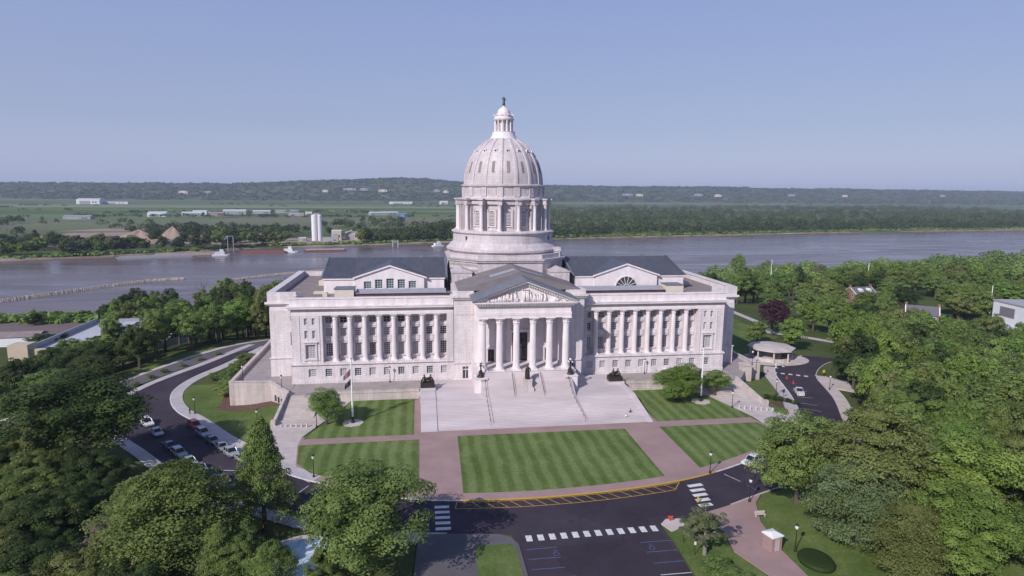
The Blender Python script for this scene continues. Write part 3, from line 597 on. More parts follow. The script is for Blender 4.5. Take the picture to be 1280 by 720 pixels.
for s in(-1,1):
    for k in range(8): put(cw,'column',s*(22.14+3.779*k),.78,7.5)
    b=MB()
    hb=[(x-.85,x+.85,3.7,5.85) for x in BC]+[(53.7,55.6,3.7,5.85)]
    wall_holes(b,17.6,59.9,2.0,7.0,-.35,hb)
    b.box(17.6,59.95,-.55,-.35,1.9,2.9); b.box(59.88,59.9,-.35,7.4,1.0,7.0)
    b.box(17.6,60.15,-.75,2.2,7.0,7.28); b.box(17.6,60.05,-.6,2.2,7.28,7.5)
    if s<0:b.mirror()
    b.build('basement_wall',mar,CAP)
    for q in hb: window(1.7 if q[0]<53 else 1.9,2.15,s*(q[0]+q[1])/2,.06,4.775,'grid',pick())
    b=MB(); hh=[]
    for x in BC: hh+=[(x-.9,x+.9,8.7,12.1),(x-.9,x+.9,14.0,16.2),(x-.9,x+.9,17.6,19.2)]
    wall_holes(b,19.4,51.8,7.5,20.1,2.2,hh)
    for x in BC:
        b.box(x-1.15,x+1.15,1.98,2.2,12.25,12.5); b.box(x-1.15,x+1.15,2.03,2.2,12.7,13.75); b.box(x-1.15,x+1.15,1.98,2.2,16.35,16.6); b.box(x-1.15,x+1.15,2.05,2.2,16.7,17.5); b.box(x-1.2,x+1.2,1.9,2.2,8.4,8.68); b.box(x-1.1,x+1.1,1.98,2.2,13.8,13.98)
    for k in range(8):
        x=22.14+3.779*k; b.box(x-.6,x+.6,1.95,2.197,7.5,20.1)
    b.box(17.55,19.4,.0,2.2,7.5,20.1)
    if s<0:b.mirror()
    b.build('colonnade_wall',mar,CAP)
    for q in hh:
        z=(q[2]+q[3])/2; x=(q[0]+q[1])/2
        window(1.8,q[3]-q[2],s*x,2.62,z,'tall' if z<13 else ('grid' if z<17 else 'small'),pick())
    b=MB(); he=[(55.55,56.35,17.6,19.4),(53.6,54.4,17.6,19.4),(55.55,56.35,14.0,16.1),(53.6,54.4,14.0,16.1),(53.7,56.1,8.6,12.3)]
    wall_holes(b,51.8,59.6,7.5,20.1,0,he)
    b.box(51.8,51.82,0.01,2.2,7.5,20.1); b.box(59.58,59.6,.01,7.5,7.5,21.8)
    b.box(53.3,56.5,-.3,0,12.45,12.75); b.box(53.1,56.7,-.5,0,12.9,13.2); b.box(53.25,53.6,-.25,0,8.0,12.45); b.box(56.2,56.55,-.25,0,8.0,12.45); b.box(53.1,56.7,-.3,0,8.2,8.55)
    b.box(52.5,52.62,-.12,0,7.5,20.1); b.box(57.5,57.62,-.12,0,7.5,20.1)
    if s<0:b.mirror()
    b.build('end_bay_wall',mar,CAP)
    for q in he: window(q[1]-q[0],q[3]-q[2],s*(q[0]+q[1])/2,.42,(q[2]+q[3])/2,'small' if q[2]>13 else 'tall',pick())
    # entablature, cornice, parapet
    b=MB(); b.box(17.5,59.65,0.0,2.2,20.1,20.8); b.box(17.5,59.6,.12,2.2,20.8,21.7)
    b.box(17.5,60.1,-.5,1.5,21.7,22.0); b.box(17.5,60.5,-.95,1.5,22.0,22.45); b.box(17.5,60.65,-1.1,1.5,22.45,22.7)
    b.box(17.5,59.9,-.15,.9,22.7,24.45); b.box(17.5,60.05,-.32,1.05,24.45,24.8)
    for k in range(11): x=18.3+k*3.779; b.box(x,x+.9,-.22,-.15,22.8,24.45)
    for k in range(105): x=17.7+k*.4; b.box(x,x+.2,-.3,.0,21.45,21.695)
    b.box(59.6,66.55,7.6,9,20.1,21.7); b.box(59.6,67.1,7.05,9,21.7,22.1); b.box(59.6,67.5,6.65,9,22.1,22.7)
    if s<0:b.mirror()
    b.build('cornice',mp_,CAP)
    # body, end pavilion
    b=MB(); hp=[(60.5,61.3,17.4,19.2),(60.5,61.4,10.5,14.2),(60.6,61.3,3.8,5.9)]
    wall_holes(b,59.6,66.6,7.2,20.1,7.5,hp[:2]); wall_holes(b,59.6,66.8,-4,7.0,7.3,hp[2:]); b.box(59.6,67.0,7.05,7.5,6.95,7.25)
    b.box(17.6,59.55,2.7,61,1,23.3); b.box(59.55,66.6,8.0,53.5,-5,23.3); b.box(66.6,66.75,7.5,53.5,-5,7.2)
    b.box(59.4,66.9,7.0,8.1,22.7,25.2); b.box(65.3,66.9,8.1,53.5,22.7,24.9); b.box(65.05,67.05,8.1,53.6,24.9,25.2); b.box(55,65.3,52.6,53.6,23,25.0); b.box(55,59.4,60.2,61,22.7,24.6); b.box(66.6,67.5,7,53.9,22.0,22.7)
    b.box(59.0,59.6,1.05,7.0,22.7,24.4)
    for k in range(26): y=11+k*1.55; b.box(64.6,65.3,y,y+.35,23.3,24.7)
    if s<0:b.mirror()
    b.build('end_pavilion',mar,CAP)
    for q in hp: window(q[1]-q[0],q[3]-q[2],s*(q[0]+q[1])/2,7.92 if q[2]>7 else 7.72,(q[2]+q[3])/2,'small' if q[2]>15 else 'grid',pick())
    b=MB(); b.box(17.6,59.0,1.1,60.2,23.3,23.55); b.box(59.0,64.6,8.1,52.6,23.3,23.56)
    if s<0:b.mirror()
    b.build('flat_roof',M['membrane'],CAP)
    # gabled upper storey
    gx=34.8; b=MB()
    wx=[(gx-7.3,gx-5.2,24.9,27.0),(gx-4.2,gx-2.1,24.9,27.5),(gx-1.05,gx+1.05,24.9,27.75),(gx+2.1,gx+4.2,24.9,27.5),(gx+5.2,gx+7.3,24.9,27.0)] if s<0 else []
    b.box(19.5,53.2,14.6,45,23.5,28.0); b.box(19.2,53.5,14.3,14.6,27.4,28.0)
    wall_holes(b,gx-9.6,gx+9.6,23.5,28.0,13.6,wx,.5); b.box(gx-9.6,gx-9.58,13.6,14.6,23.5,28); b.box(gx+9.58,gx+9.6,13.6,14.6,23.5,28)
    b.add([(gx-9.6,13.6,28.0),(gx+9.6,13.6,28.0),(gx,13.6,31.2)],[(0,1,2)])
    # raking cornice
    for sg in(-1,1): b.add([(gx+sg*10.3,13.1,27.75),(gx,13.1,31.2),(gx,13.1,31.65),(gx+sg*10.3,13.1,28.2),(gx+sg*10.3,13.9,27.75),(gx,13.9,31.2),(gx,13.9,31.65),(gx+sg*10.3,13.9,28.2)],[(0,1,2,3),(7,6,5,4),(3,2,6,7),(0,4,5,1),(0,3,7,4)])
    if s<0:b.mirror()
    b.build('attic_storey',mp_,CAP)
    for i,q in enumerate(wx): window(q[1]-q[0],q[3]-q[2],s*(q[0]+q[1])/2,14.05,(q[2]+q[3])/2,'grid','glassteal')
    if s>0:
        f=MB(); g=MB(); n=14; rr=3.35; cz_=24.4
        f.add([(gx,13.56,cz_)]+[(gx+rr*math.cos(math.pi*k/n),13.56,cz_+rr*math.sin(math.pi*k/n)) for k in range(n+1)],[(0,k+1,k+2) for k in range(n)])
        g2=MB()
        for k in range(8):
            a=math.pi*k/7; g2.tube([(gx+.9*math.cos(a),13.5,cz_+.9*math.sin(a)),(gx+rr*math.cos(a),13.5,cz_+rr*math.sin(a))],.09,4)
        g2.tube([(gx+rr*math.cos(math.pi*k/16),13.5,cz_+rr*math.sin(math.pi*k/16)) for k in range(17)],.16,5); g2.tube([(gx+.9*math.cos(math.pi*k/8),13.5,cz_+.9*math.sin(math.pi*k/8)) for k in range(9)],.09,4)
        o=g2.build('fan_window',mp_,CAP); f.build('pane',M['glass'],o)
    b=MB(); b.add([(18.6,14.1,27.95),(53.9,14.1,27.95),(53.9,45.6,27.95),(18.6,45.6,27.95),(18.6,30,32.1),(53.9,30,32.1)],[(0,1,5,4),(2,3,4,5),(1,2,5),(3,0,4),(0,3,2,1)])
    b.add([(gx-10.3,13.2,28.25),(gx,13.2,31.72),(gx+10.3,13.2,28.25),(gx-10.3,15.2,28.25),(gx,28.6,31.72),(gx+10.3,15.2,28.25)],[(0,1,4,3),(1,2,5,4)])
    for k in range(70):   # standing seams
        x=18.9+k*.5
        if abs(x-gx)>10.4: b.add([(x,14.1,28.0),(x+.07,14.1,28.0),(x+.07,30,32.16),(x,30,32.16)],[(0,1,2,3)])
    if s<0:b.mirror()
    b.build('upper_roof',M['slate'],CAP)
    for x in(18.5,53.5):
        b=MB(); b.add([(x,14.0,28.0),(x+.5,14.0,28.0),(x+.5,30,32.35),(x,30,32.35),(x,45.7,28),(x+.5,45.7,28)],[(0,1,2,3),(3,2,5,4)])
        if s<0:b.mirror()
        b.build('roof_coping',M['slate2'],CAP)
    for x in(25.5,45):
        b=MB(); b.box(x,x+.8,29.6,30.4,31.8,32.8)
        if s<0:b.mirror()
        b.build('roof_vent',M['slate2'],CAP)
    # light court roof and penthouse
    b=MB(); b.box(19.5,43.4,5.2,11.8,23.55,24.9)
    if s<0:b.mirror()
    b.build('light_court_kerb',M['redmembrane'],CAP)
    b=MB(); b.add([(19.3,4.9,24.92),(43.6,4.9,24.92),(43.6,12.1,25.0),(19.3,12.1,25.0),(19.3,8.5,25.7),(43.6,8.5,25.7)],[(0,1,5,4),(3,4,5,2),(0,4,3),(1,2,5)])
    if s<0:b.mirror()
    b.build('light_court_roof',M['tin'],CAP)
    b=MB(); b.box(44,49.0,4.6,9.5,23.55,26.2)
    if s<0:b.mirror()
    o=b.build('penthouse',M['penthouse'],CAP); b=MB(); b.box(43.8,49.2,4.4,9.7,26.2,26.35); 
    if s<0:b.mirror()
    b.build('lid',M['slate2'],o)
for x,y,w_,d_,z_ in((-56,14,3.5,2,.5),(-57,30,2.2,2.2,1.4),(-52.8,9,1.2,1.2,.9),(56,22,2.6,1.8,1.0),(57,36,2.0,3.0,1.3),(54,50,3,3,2),(-56,46,3,3,2)):
    b=MB(); b.box(x,x+w_,y,y+d_,23.55,23.55+z_); b.build('roof_unit',M['penthouse'],CAP)
# ---- centre block
b=MB()
for s in(-1,1):
    hd=[(13.7,15.4,2.6,6.1)]
    w=MB(); wall_holes(w,12.35,17.6,1.9,24.3,-3.0,hd,.5)
    w.box(17.58,17.6,-2.98,2.2,1.9,24.3); w.box(12.3,17.75,-3.35,-3.0,1.9,2.9); w.box(12.35,17.8,-3.3,-3.0,7.0,7.4); w.box(12.6,17.3,-3.12,-3,20.2,22.6)
    w.box(12.35,18.1,-3.5,0,24.3,24.75); w.box(12.35,18.5,-3.95,0,24.9,25.4); w.box(12.35,17.9,-3.2,1,25.4,26.6)
    for k in range(9): x=12.6+k*.62; w.box(x,x+.34,-3.75,-3.2,24.6,24.897)
    if s<0:w.mirror()
    b.add(w.v,w.f)
b.box(-17.55,17.55,3,33,2,25.9); b.box(-17.6,-12.35,-2.5,3,7,24.3); b.box(12.35,17.6,-2.5,3,7,24.3)
b.build('centre_block',mar,CAP)
for s in(-1,1):
    f=MB(); f.box(-.85,-.7,-.1,0,-1.75,1.75); f.box(.7,.85,-.1,0,-1.75,1.75); f.box(-.06,.06,-.1,0,-1.75,1.75); f.box(-.7,.7,-.1,0,.75,.95); o=f.build('side_door',M['whitewall'],CAP,loc=(s*14.55,-2.6,4.35)); p=MB(); p.box(-.85,.85,.005,.05,-1.75,1.75); p.build('pane',M['glass'],o)
# ---- portico
b=MB(); b.box(-13,13,-13,-3,1.5,7.05); b.box(-13.1,13.1,-13.05,-3,7.05,7.2); b.build('podium',M['marble'],CAP)
b=MB(); wall_holes(b,-12.35,12.35,7.2,24.3,-3.0,[(-2.1,2.1,7.2,15.2),(-8.6,-6.9,7.2,10.6),(6.9,8.6,7.2,10.6)],.9)
for x in(-10.79,-6.47+1.4,-3.1,3.1,6.47-1.4,10.79): b.box(x-.6,x+.6,-3.35,-3.0,7.2,20.9)
for x in(-7.75,7.75): b.box(x-1.25,x+1.25,-3.3,-3.0,10.7,11.2); b.box(x-1.0,x+1.0,-3.15,-3.0,12.4,18.5)
b.box(-2.7,-2.1,-3.3,-3.0,7.2,15.2); b.box(2.1,2.7,-3.3,-3,7.2,15.2); b.box(-2.9,2.9,-3.45,-3,15.2,16)
b.build('portico_wall',mp_,CAP)
f=MB()
for x in(-2.1,-.75,.62,1.98): f.box(x,x+.12,-.15,0,0,8)
for z in(0,3.6,5.5,7.85): f.box(-2.1,2.1,-.16,0.01,z,z+.15)
o=f.build('great_door',M['bronze'],CAP,loc=(0,-2.25,7.2)); p=MB(); p.box(-2.1,2.1,.01,.06,0,8); p.build('pane',M['glass'],o)
for x in(-7.75,7.75):
    f=MB(); f.box(-.85,.85,-.05,.05,0,3.4); f.box(-.04,.04,-.1,.0,0,3.4); f.build('bronze_door',M['bronze'],CAP,loc=(x,-2.3,7.2))
for k in range(6): put(cp,'column',(k-2.5)*4.316,-11,7.2)
for s in(-1,1): put(cp,'column',s*10.79,-6.9,7.2)
b=MB(); b.box(-11.9,11.9,-12.05,-9.95,20.9,21.6); b.box(-11.95,11.95,-12.12,-9.9,21.6,22.3)
for s in(-1,1):
    q=MB(); q.box(9.8,11.9,-9.9,-3,20.9,24.2)
    if s<0:q.mirror()
    b.add(q.v,q.f)
b.box(-11.8,11.8,-11.95,-9.9,22.3,23.9); b.box(-9.8,9.8,-9.9,-3,23.0,24.2); b.box(-12.3,12.3,-12.5,-3,23.9,24.2)
for k in range(38): x=-12.5+k*.66; b.box(x,x+.36,-12.95,-12.3,24.2,24.55)
b.box(-13.0,13.0,-13.2,-2.8,24.55,24.85); b.box(-13.2,13.2,-13.45,-2.8,24.85,25.1)
b.build('entablature',mp_,CAP)
b=MB(); b.add([(-12.3,-12.0,25.1),(12.3,-12.0,25.1),(0,-12.0,30.0)],[(0,1,2)])
for sg in(-1,1):
    for (lo,hi,y0) in((-.65,-.2,-12.7),(-.2,.25,-13.4)):
        z0,z1=25.35,30.35
        b.add([(sg*13.5,y0,z0+lo),(0,y0,z1+lo),(0,y0,z1+hi),(sg*13.5,y0,z0+hi),(sg*13.5,-11.9,z0+lo),(0,-11.9,z1+lo),(0,-11.9,z1+hi),(sg*13.5,-11.9,z0+hi)],[(0,1,2,3),(7,6,5,4),(3,2,6,7),(0,4,5,1),(0,3,7,4)])
    for k in range(19):
        t=(k+.5)/19.5; x=sg*(12.6*(1-t)); z=25.25+4.7*t; b.box(min(x,x+sg*.34),max(x,x+sg*.34),-12.65,-12.2,z-.68,z-.36)
ped=b.build('pediment',mp_,CAP)
b=MB(); g=np.random.default_rng(3)
for k in range(46):
    x=g.uniform(-10.6,10.6); top=(1-abs(x)/12.3)*4.6; hh=min(top-.5,g.uniform(1.1,2.7)) if abs(x)>1 else 3.2
    if hh<.35: hh=.35
    lean=g.uniform(-.5,.5); z=25.15
    b.tube([(x,-12.25,z),(x+lean*.4,-12.3,z+hh*.45),(x+lean,-12.28,z+hh*.85)],[.26,.34,.14],6); b.ball((x+lean,-12.35,z+hh*.95),.19,6)
    if g.uniform()<.6: b.tube([(x+lean*.8,-12.3,z+hh*.75),(x+g.uniform(-1.1,1.1),-12.45,z+hh*g.uniform(.4,.95))],[.11,.08],5)
b.build('sculpted_relief',mp_,ped,smooth=True)
b=MB(); b.add([(-13.7,-13.6,25.55),(0,-13.6,30.75),(13.7,-13.6,25.55),(-13.7,-3.0,25.55),(0,-3.0,30.75),(13.7,-3.0,25.55)],[(0,3,4,1),(1,4,5,2)]); b.add([(-13.7,-13.6,25.3),(0,-13.6,30.5),(13.7,-13.6,25.3),(-13.7,-13.6,25.55),(0,-13.6,30.75),(13.7,-13.6,25.55)],[(0,1,4,3),(1,2,5,4)])
b.build('portico_roof',M['slate2'],CAP)
b=MB(); b.add([(-16.6,-3.2,26.65),(0,-3.2,31.5),(16.6,-3.2,26.65),(-16.6,17,26.65),(0,17,31.5),(16.6,17,26.65)],[(0,3,4,1),(1,4,5,2),(0,1,2)]); rr=b.build('centre_roof',M['darkmembrane'],CAP)
b=MB()
for sg in(-1,1): b.add([(sg*.8,1.5,31.35),(sg*7.5,1.5,29.4),(sg*7.5,6,29.4),(sg*.8,6,31.35)],[(0,1,2,3)] if sg<0 else [(3,2,1,0)])
b.build('roof_skylight',M['tin'],rr)
# ---- dome base
dx,dy=0.,33.7
def octo(a,c): return [(-c+dx,dy-a),(c+dx,dy-a),(a+dx,dy-c),(a+dx,dy+c),(c+dx,dy+a),(-c+dx,dy+a),(-a+dx,dy+c),(-a+dx,dy-c)]
b=MB(); b.prism(octo(17.4,9.7),23,31.8); b.prism(octo(17.9,9.95),31.8,32.3); b.prism(octo(18.2,10.1),32.3,32.7); b.prism(octo(17.2,9.6),32.7,34.0)
b.build('dome_base',md,CAP)
b=MB(); b.lathe([(17.2,34.0),(17.6,34.2),(18.0,34.6),(18.0,35.1),(17.7,35.3),(17.2,35.6),(16.7,36.4),(16.1,36.8),(15.9,37.0),(15.8,39.5),(16.0,39.6),(16.35,40.0),(16.35,40.3),(15.9,40.5),(15.6,40.7),(12,40.7)],dx,dy,96); o=b.build('drum_base',md,CAP,smooth='auto')
b=MB()
for a in(R(-90-51),R(-90+54)): 
    c,s_=math.cos(a),math.sin(a); x,y=dx+15.85*c,dy+15.85*s_; b.box(x-.35,x+.35,y-.15,y+.15,37.9,39)
b.build('vent_opening',M['glass'],o)
for s in(-1,1):
    b=MB(); b.box(11.5,17.3,13.6,20,25.5,29.2); b.prism([(11.3,13.4),(17.5,13.4),(17.5,19.9),(11.3,19.9)],29.2,29.45); b.add([(11.3,13.4,29.45),(17.5,13.4,29.45),(14.4,13.4,30.5),(11.3,19.9,29.45),(17.5,19.9,29.45),(14.4,19.9,30.5)],[(0,1,2),(0,2,5,3),(1,4,5,2)])
    for k in range(3): b.box(12.5+k*1.5,13.3+k*1.5,13.52,13.6,26.4,28.4)
    if s<0:b.mirror()
    b.build('corner_turret',md,CAP)
b=MB(); b.box(14.2,16.4,23,26,28.5,34.4); b.box(14.0,16.6,22.8,26.2,34.4,35.6); b.box(13.7,16.9,22.5,26.5,30.9,31.3); b.build('chimney_tower',md,CAP)
# ---- drum with attached colonnade
b=MB(); b.lathe([(12.5,40.7),(12.5,48.7)],dx,dy,96); drum=b.build('drum',md,CAP,smooth='auto')
for k in range(16):
    a=R(-90+11.25+22.5*k); c,s_=math.cos(a),math.sin(a)
    if s_<.45: put(cd,'column',dx+14.55*c,dy+14.55*s_,40.7,a)
b=MB()
def radial(b,ang,r0,r1,w,z0,z1,taper=1):
    c,s_=math.cos(ang),math.sin(ang); t=(-s_,c)
    P=[(dx+c*r+t[0]*q,dy+s_*r+t[1]*q) for r,q in((r0,-w),(r1,-w*taper),(r1,w*taper),(r0,w))]; b.prism(P,z0,z1)
for k in range(16):
    a=R(-90+11.25+22.5*k)
    radial(b,a,12.4,13.6,.55,40.7,48.6); radial(b,a,12.4,15.15,.72,48.6,49.2); radial(b,a,12.4,15.05,.66,49.2,49.9); radial(b,a,12.4,15.5,.95,49.9,50.35)
    w=R(-90+22.5*k)
    for sg in(-1,1): radial(b,w+sg*R(5.6),12.4,12.85,.18,41.7,47.2)
b.lathe([(12.5,48.6),(13.2,48.6),(13.2,49.9),(13.9,50.0),(13.9,50.35),(12,50.4)],dx,dy,96)
b.build('drum_entablature',md,CAP)
def arch_panel(w,hh,n=8):
    v=[(-w/2,0),(w/2,0)]+[(w/2*math.cos(math.pi*k/n),hh-w/2+w/2*math.sin(math.pi*k/n)) for k in range(n+1)]; return v
for k in range(16):
    a=R(-90+22.5*k); c,s_=math.cos(a),math.sin(a)
    if s_>.35: continue
    rz=a+math.pi/2; e=arch_panel(1.9,4.6)
    f=MB(); P=[(p[0],-.12,p[1]) for p in e]; 
    f.tube([P[0]]+[P[i] for i in range(len(P)-1,1,-1)]+[],.13,5); f.tube(P[1:3],.13,5); f.box(-1.15,1.15,-.3,0,-.25,0)
    for j in range(1,10): zz=j*.42; f.box(-.9,.9,-.16,-.08,zz,zz+.14)
    o=f.build('louvred_window',mp_,CAP,loc=(dx+12.52*c,dy+12.52*s_,42.2)); o.rotation_euler=(0,0,rz)
    p=MB(); p.add([(q[0],-.06,q[1]) for q in e],[tuple(range(len(e)))]); p.build('pane',M['glassmid'],o)
# ---- attic ring, dome shell, ribs
b=MB(); b.lathe([(13.2,50.3),(13.0,50.5),(12.9,50.9),(12.7,51.1),(12.7,53.5),(12.95,53.7),(13.3,54.1),(13.3,54.4),(12.6,54.6),(12.3,54.7)],dx,dy,96)
for k in range(16):
    a=R(-90+11.25+22.5*k); radial(b,a,12.5,13.05,.85,50.9,53.7); 
    w=R(-90+22.5*k)
    for sg in(-1,1): radial(b,w+sg*R(5.2),12.5,12.83,.1,51.5,53.2)
    
b.build('attic_ring',md,CAP,smooth='auto')
def dr(z): t=(z-54.5)/14.9; return 12.25*math.sqrt(max(0,1-t*t))
zz=[54.5+13.9*math.sin(math.pi/2*k/22) for k in range(23)]
b=MB(); b.lathe([(dr(z),z) for z in zz],dx,dy,96)
shell=b.build('dome_shell',md,CAP,smooth='auto')
for k in range(16):
    a=R(-90+11.25+22.5*k); c,s_=math.cos(a),math.sin(a)
    if s_>.3: continue
    b=MB(); vs=[];fs=[]
    for i,z in enumerate(zz):
        r=dr(z); w=.62*(.45+.55*r/12.25); nz=(z-54.5)/14.9**2; nr=r/12.25**2; l=math.hypot(nz,nr); nr/=l;nz/=l
        for q,hgt in((-w,-.1),(-w,.20),(-w*.5,.30),(w*.5,.30),(w,.20),(w,-.1)):
            vs.append((dx+c*(r+nr*hgt)-s_*q,dy+s_*(r+nr*hgt)+c*q,z+nz*hgt))
    for i in range(len(zz)-1):
        for j in range(5): fs.append((6*i+j,6*i+j+1,6*i+7+j,6*i+6+j))
    b.add(vs,fs); b.build('rib',md,shell)
g1=MB();g2=MB()
for k in range(16):
    a=R(-90+22.5*k); c,s_=math.cos(a),math.sin(a)
    if s_>.3: continue
    vs=[]
    for j in range(7):
        z=58.0+3.4*j/6; r=dr(z)+.09
        for t in(-.42,.42): vs.append((dx+c*r-s_*t,dy+s_*r+c*t,z))
    g1=MB(); g1.add(vs,[(2*j,2*j+1,2*j+3,2*j+2) for j in range(6)]); g1.build('dome_light',M['membrane'],shell)
    vs=[]
    for j in range(7):
        z=62.2+1.4*j/6; r=dr(z)+.08
        for t in(-.9,.9): vs.append((dx+c*r-s_*t,dy+s_*r+c*t,z))
    z=64.6; r=dr(z); g2=MB(); radial(g2,a,r-.6,r+.35,.45,z-.55,z+.5); g2.cur=1
    radial(g2,a,r+.3,r+.37,.26,z-.3,z+.25); g2.build('dormer',[mp_,M['glass']],shell)
b=MB(); b.lathe([(5.0,67.7),(4.6,68.3),(4.7,68.5),(4.2,68.7),(3.75,69.6),(3.5,70.6),(3.6,70.8),(2.0,70.8)],dx,dy,32); b.lathe([(1.9,70.8),(1.9,74.4)],dx,dy,24)
b.lathe([(3.0,74.2),(3.25,74.5),(3.25,74.8),(2.9,74.9),(2.85,75.6),(3.0,75.7),(2.0,75.75)],dx,dy,32)
for k in range(10): a=2*math.pi*k/10; b.box(dx+3.0*math.cos(a)-.18,dx+3.0*math.cos(a)+.18,dy+3*math.sin(a)-.18,dy+3*math.sin(a)+.18,75.6,76.1)
b.lathe([(1.9,75.6),(2.05,76.4),(1.85,77.2),(1.2,78.0),(.5,78.3),(.55,78.6),(.4,78.7)],dx,dy,24)
lan=b.build('lantern',mp_,CAP,smooth='auto')
cl=MB(); cl.lathe([(.34,0),(.34,.15),(.24,.2),(.22,3.1),(.36,3.4)],n=10); o=cl.build('x',mp_); cm=o.data; bpy.data.objects.remove(o)
for k in range(12):
    a=R(-90+15+30*k); put(cm,'lantern_column',dx+2.75*math.cos(a),dy+2.75*math.sin(a),70.8,0,lan)
# ---- terrace, bastions, great steps
TER=empty('terrace',(0,-5,0),0,'pale stone terrace round the capitol with parapet walls and corner bastions','terrace')
T0=Vector((0,-5,0))
def tb(b,name,m):
    b.v=[(x,y+5,z) for x,y,z in b.v]; return b.build(name,m,TER)
b=MB(); P=[(-59.4,-9.6),(-65.3,-.8),(-75.6,.2),(-76,47),(-60,49),(-59,-.3)]
b.prism(P,-7,2.0); Pm=[(-x*.955,y) for x,y in P][::-1]
P2=[(59.4,-9.6),(60.2,-.3),(60,49),(72,47),(72,2),(66.5,-1.5),(60.6,-9.6)]
b.prism(P2[::1],-7,2.0); b.box(-59.2,-26.7,-9.95,-.3,-.5,2.0); b.box(26.7,59.5,-9.95,-.3,-.5,2.0); b.box(-26.7,26.7,-14,-.3,-.5,2.1)
tb(b,'terrace_floor',M['limestone'])
def para(b,P,z0,z1,t=.35):
    for a,c in zip(P[:-1],P[1:]):
        d=Vector((c[0]-a[0],c[1]-a[1])).normalized(); n=Vector((-d.y,d.x))*t
        b.prism([(a[0]-n.x,a[1]-n.y),(c[0]-n.x,c[1]-n.y),(c[0]+n.x,c[1]+n.y),(a[0]+n.x,a[1]+n.y)],z0,z1)
        b.prism([(a[0]-n.x*1.4,a[1]-n.y*1.4),(c[0]-n.x*1.4,c[1]-n.y*1.4),(c[0]+n.x*1.4,c[1]+n.y*1.4),(a[0]+n.x*1.4,a[1]+n.y*1.4)],z1,z1+.14)
def parapet(*a): 
    b=MB(); para(b,*a); tb(b,'parapet',M['limestone'])
b=MB(); para(b,[(-59.4,-9.3),(-65.4,-.5),(-75.3,.5),(-75.6,47)],1.9,2.9)
for q in((-65.3,-.6),(-75.2,.6),(-59.4,-9.6),(-75.5,14),(-75.6,30)): b.box(q[0]-.55,q[0]+.55,q[1]-.55,q[1]+.55,-4,3.15)
tb(b,'parapet',M['limestone']); parapet([(-51.2,-9.75),(-26.9,-9.75)],2.0,2.85); parapet([(26.9,-9.75),(50.2,-9.75)],2.0,2.85); b=MB()
para(b,[(71.6,2.2),(71.6,47)],1.9,2.9)
for q in((66.6,-1.2),(71.2,2.4)): b.box(q[0]-1.3,q[0]+1.3,q[1]-1.3,q[1]+1.3,-4,3.6); b.box(q[0]-1.5,q[0]+1.5,q[1]-1.5,q[1]+1.5,3.6,3.9)
tb(b,'parapet',M['limestone'])
for k in range(3):
    x=-61.2-k*1.1; y=-7.0+k*1.6; f=MB(); f.box(-.3,.3,-.08,.08,0,1.5); o=f.build('slit_window',M['glass'],TER,loc=(x-.08,y+5-.1,-1.2)); o.rotation_euler=(0,0,R(-55))
# side ramps: broad shallow steps down from the terrace
for s in(-1,1):
    b=MB(); x0,x1=(51.2,59.2) if s<0 else (50.2,59.2); nst=13
    for k in range(nst): y=-9.95-k*.95; b.box(x0,x1,y-.95,y,-.3,2.0-(k+1)*2.0/nst+.1)
    if s<0:b.mirror()
    tb(b,'side_steps',M['concrete'])
    b=MB(); wl=[(59.2,-9.7),(59.2,-24.5)]; b.prism([(59.0,-9.7),(59.6,-9.7),(59.6,-24.5),(59.0,-24.5)],-3,[2.9,2.9,.9,.9]); b.box(58.8,59.8,-25.6,-24.5,-3,1.3)
    if s<0:b.mirror()
    tb(b,'cheek_wall',M['limestone'])
b=MB(); b.prism([(-51.2,-22.3),(-59.2,-22.3),(-59.2,-36),(-56.6,-45.5),(-51.3,-50.0),(-46.5,-54.6),(-50.4,-47),(-51.8,-37.4),(-51.8,-33),(-48.5,-24),(-47.3,-22)][::-1],-.4,.14); b.prism([(-51.2,-22.3),(-47.3,-22),(-43.9,-10),(-51.2,-10)],-.3,.14); kind(b.build('concrete_forecourt',M['concrete']),'structure')
b=MB(); b.prism([(50.2,-22.3),(59.2,-22.3),(60.2,-36),(58.0,-43.5),(54.5,-46.5),(51,-46),(52,-40),(51.8,-33),(48.2,-18.5),(50.2,-18.5)],-.4,.14); b.prism([(50.2,-18.5),(48.2,-18.5),(44.9,-10),(50.2,-10)],-.3,.14); kind(b.build('concrete_forecourt',M['concrete']),'structure')
# great steps
b=MB(); n=20
for k in range(n): y=-33+k*.65; b.box(-26.5,26.5,y,-13.9,.16+k*2.44/n-.03,.16+(k+1)*2.44/n)

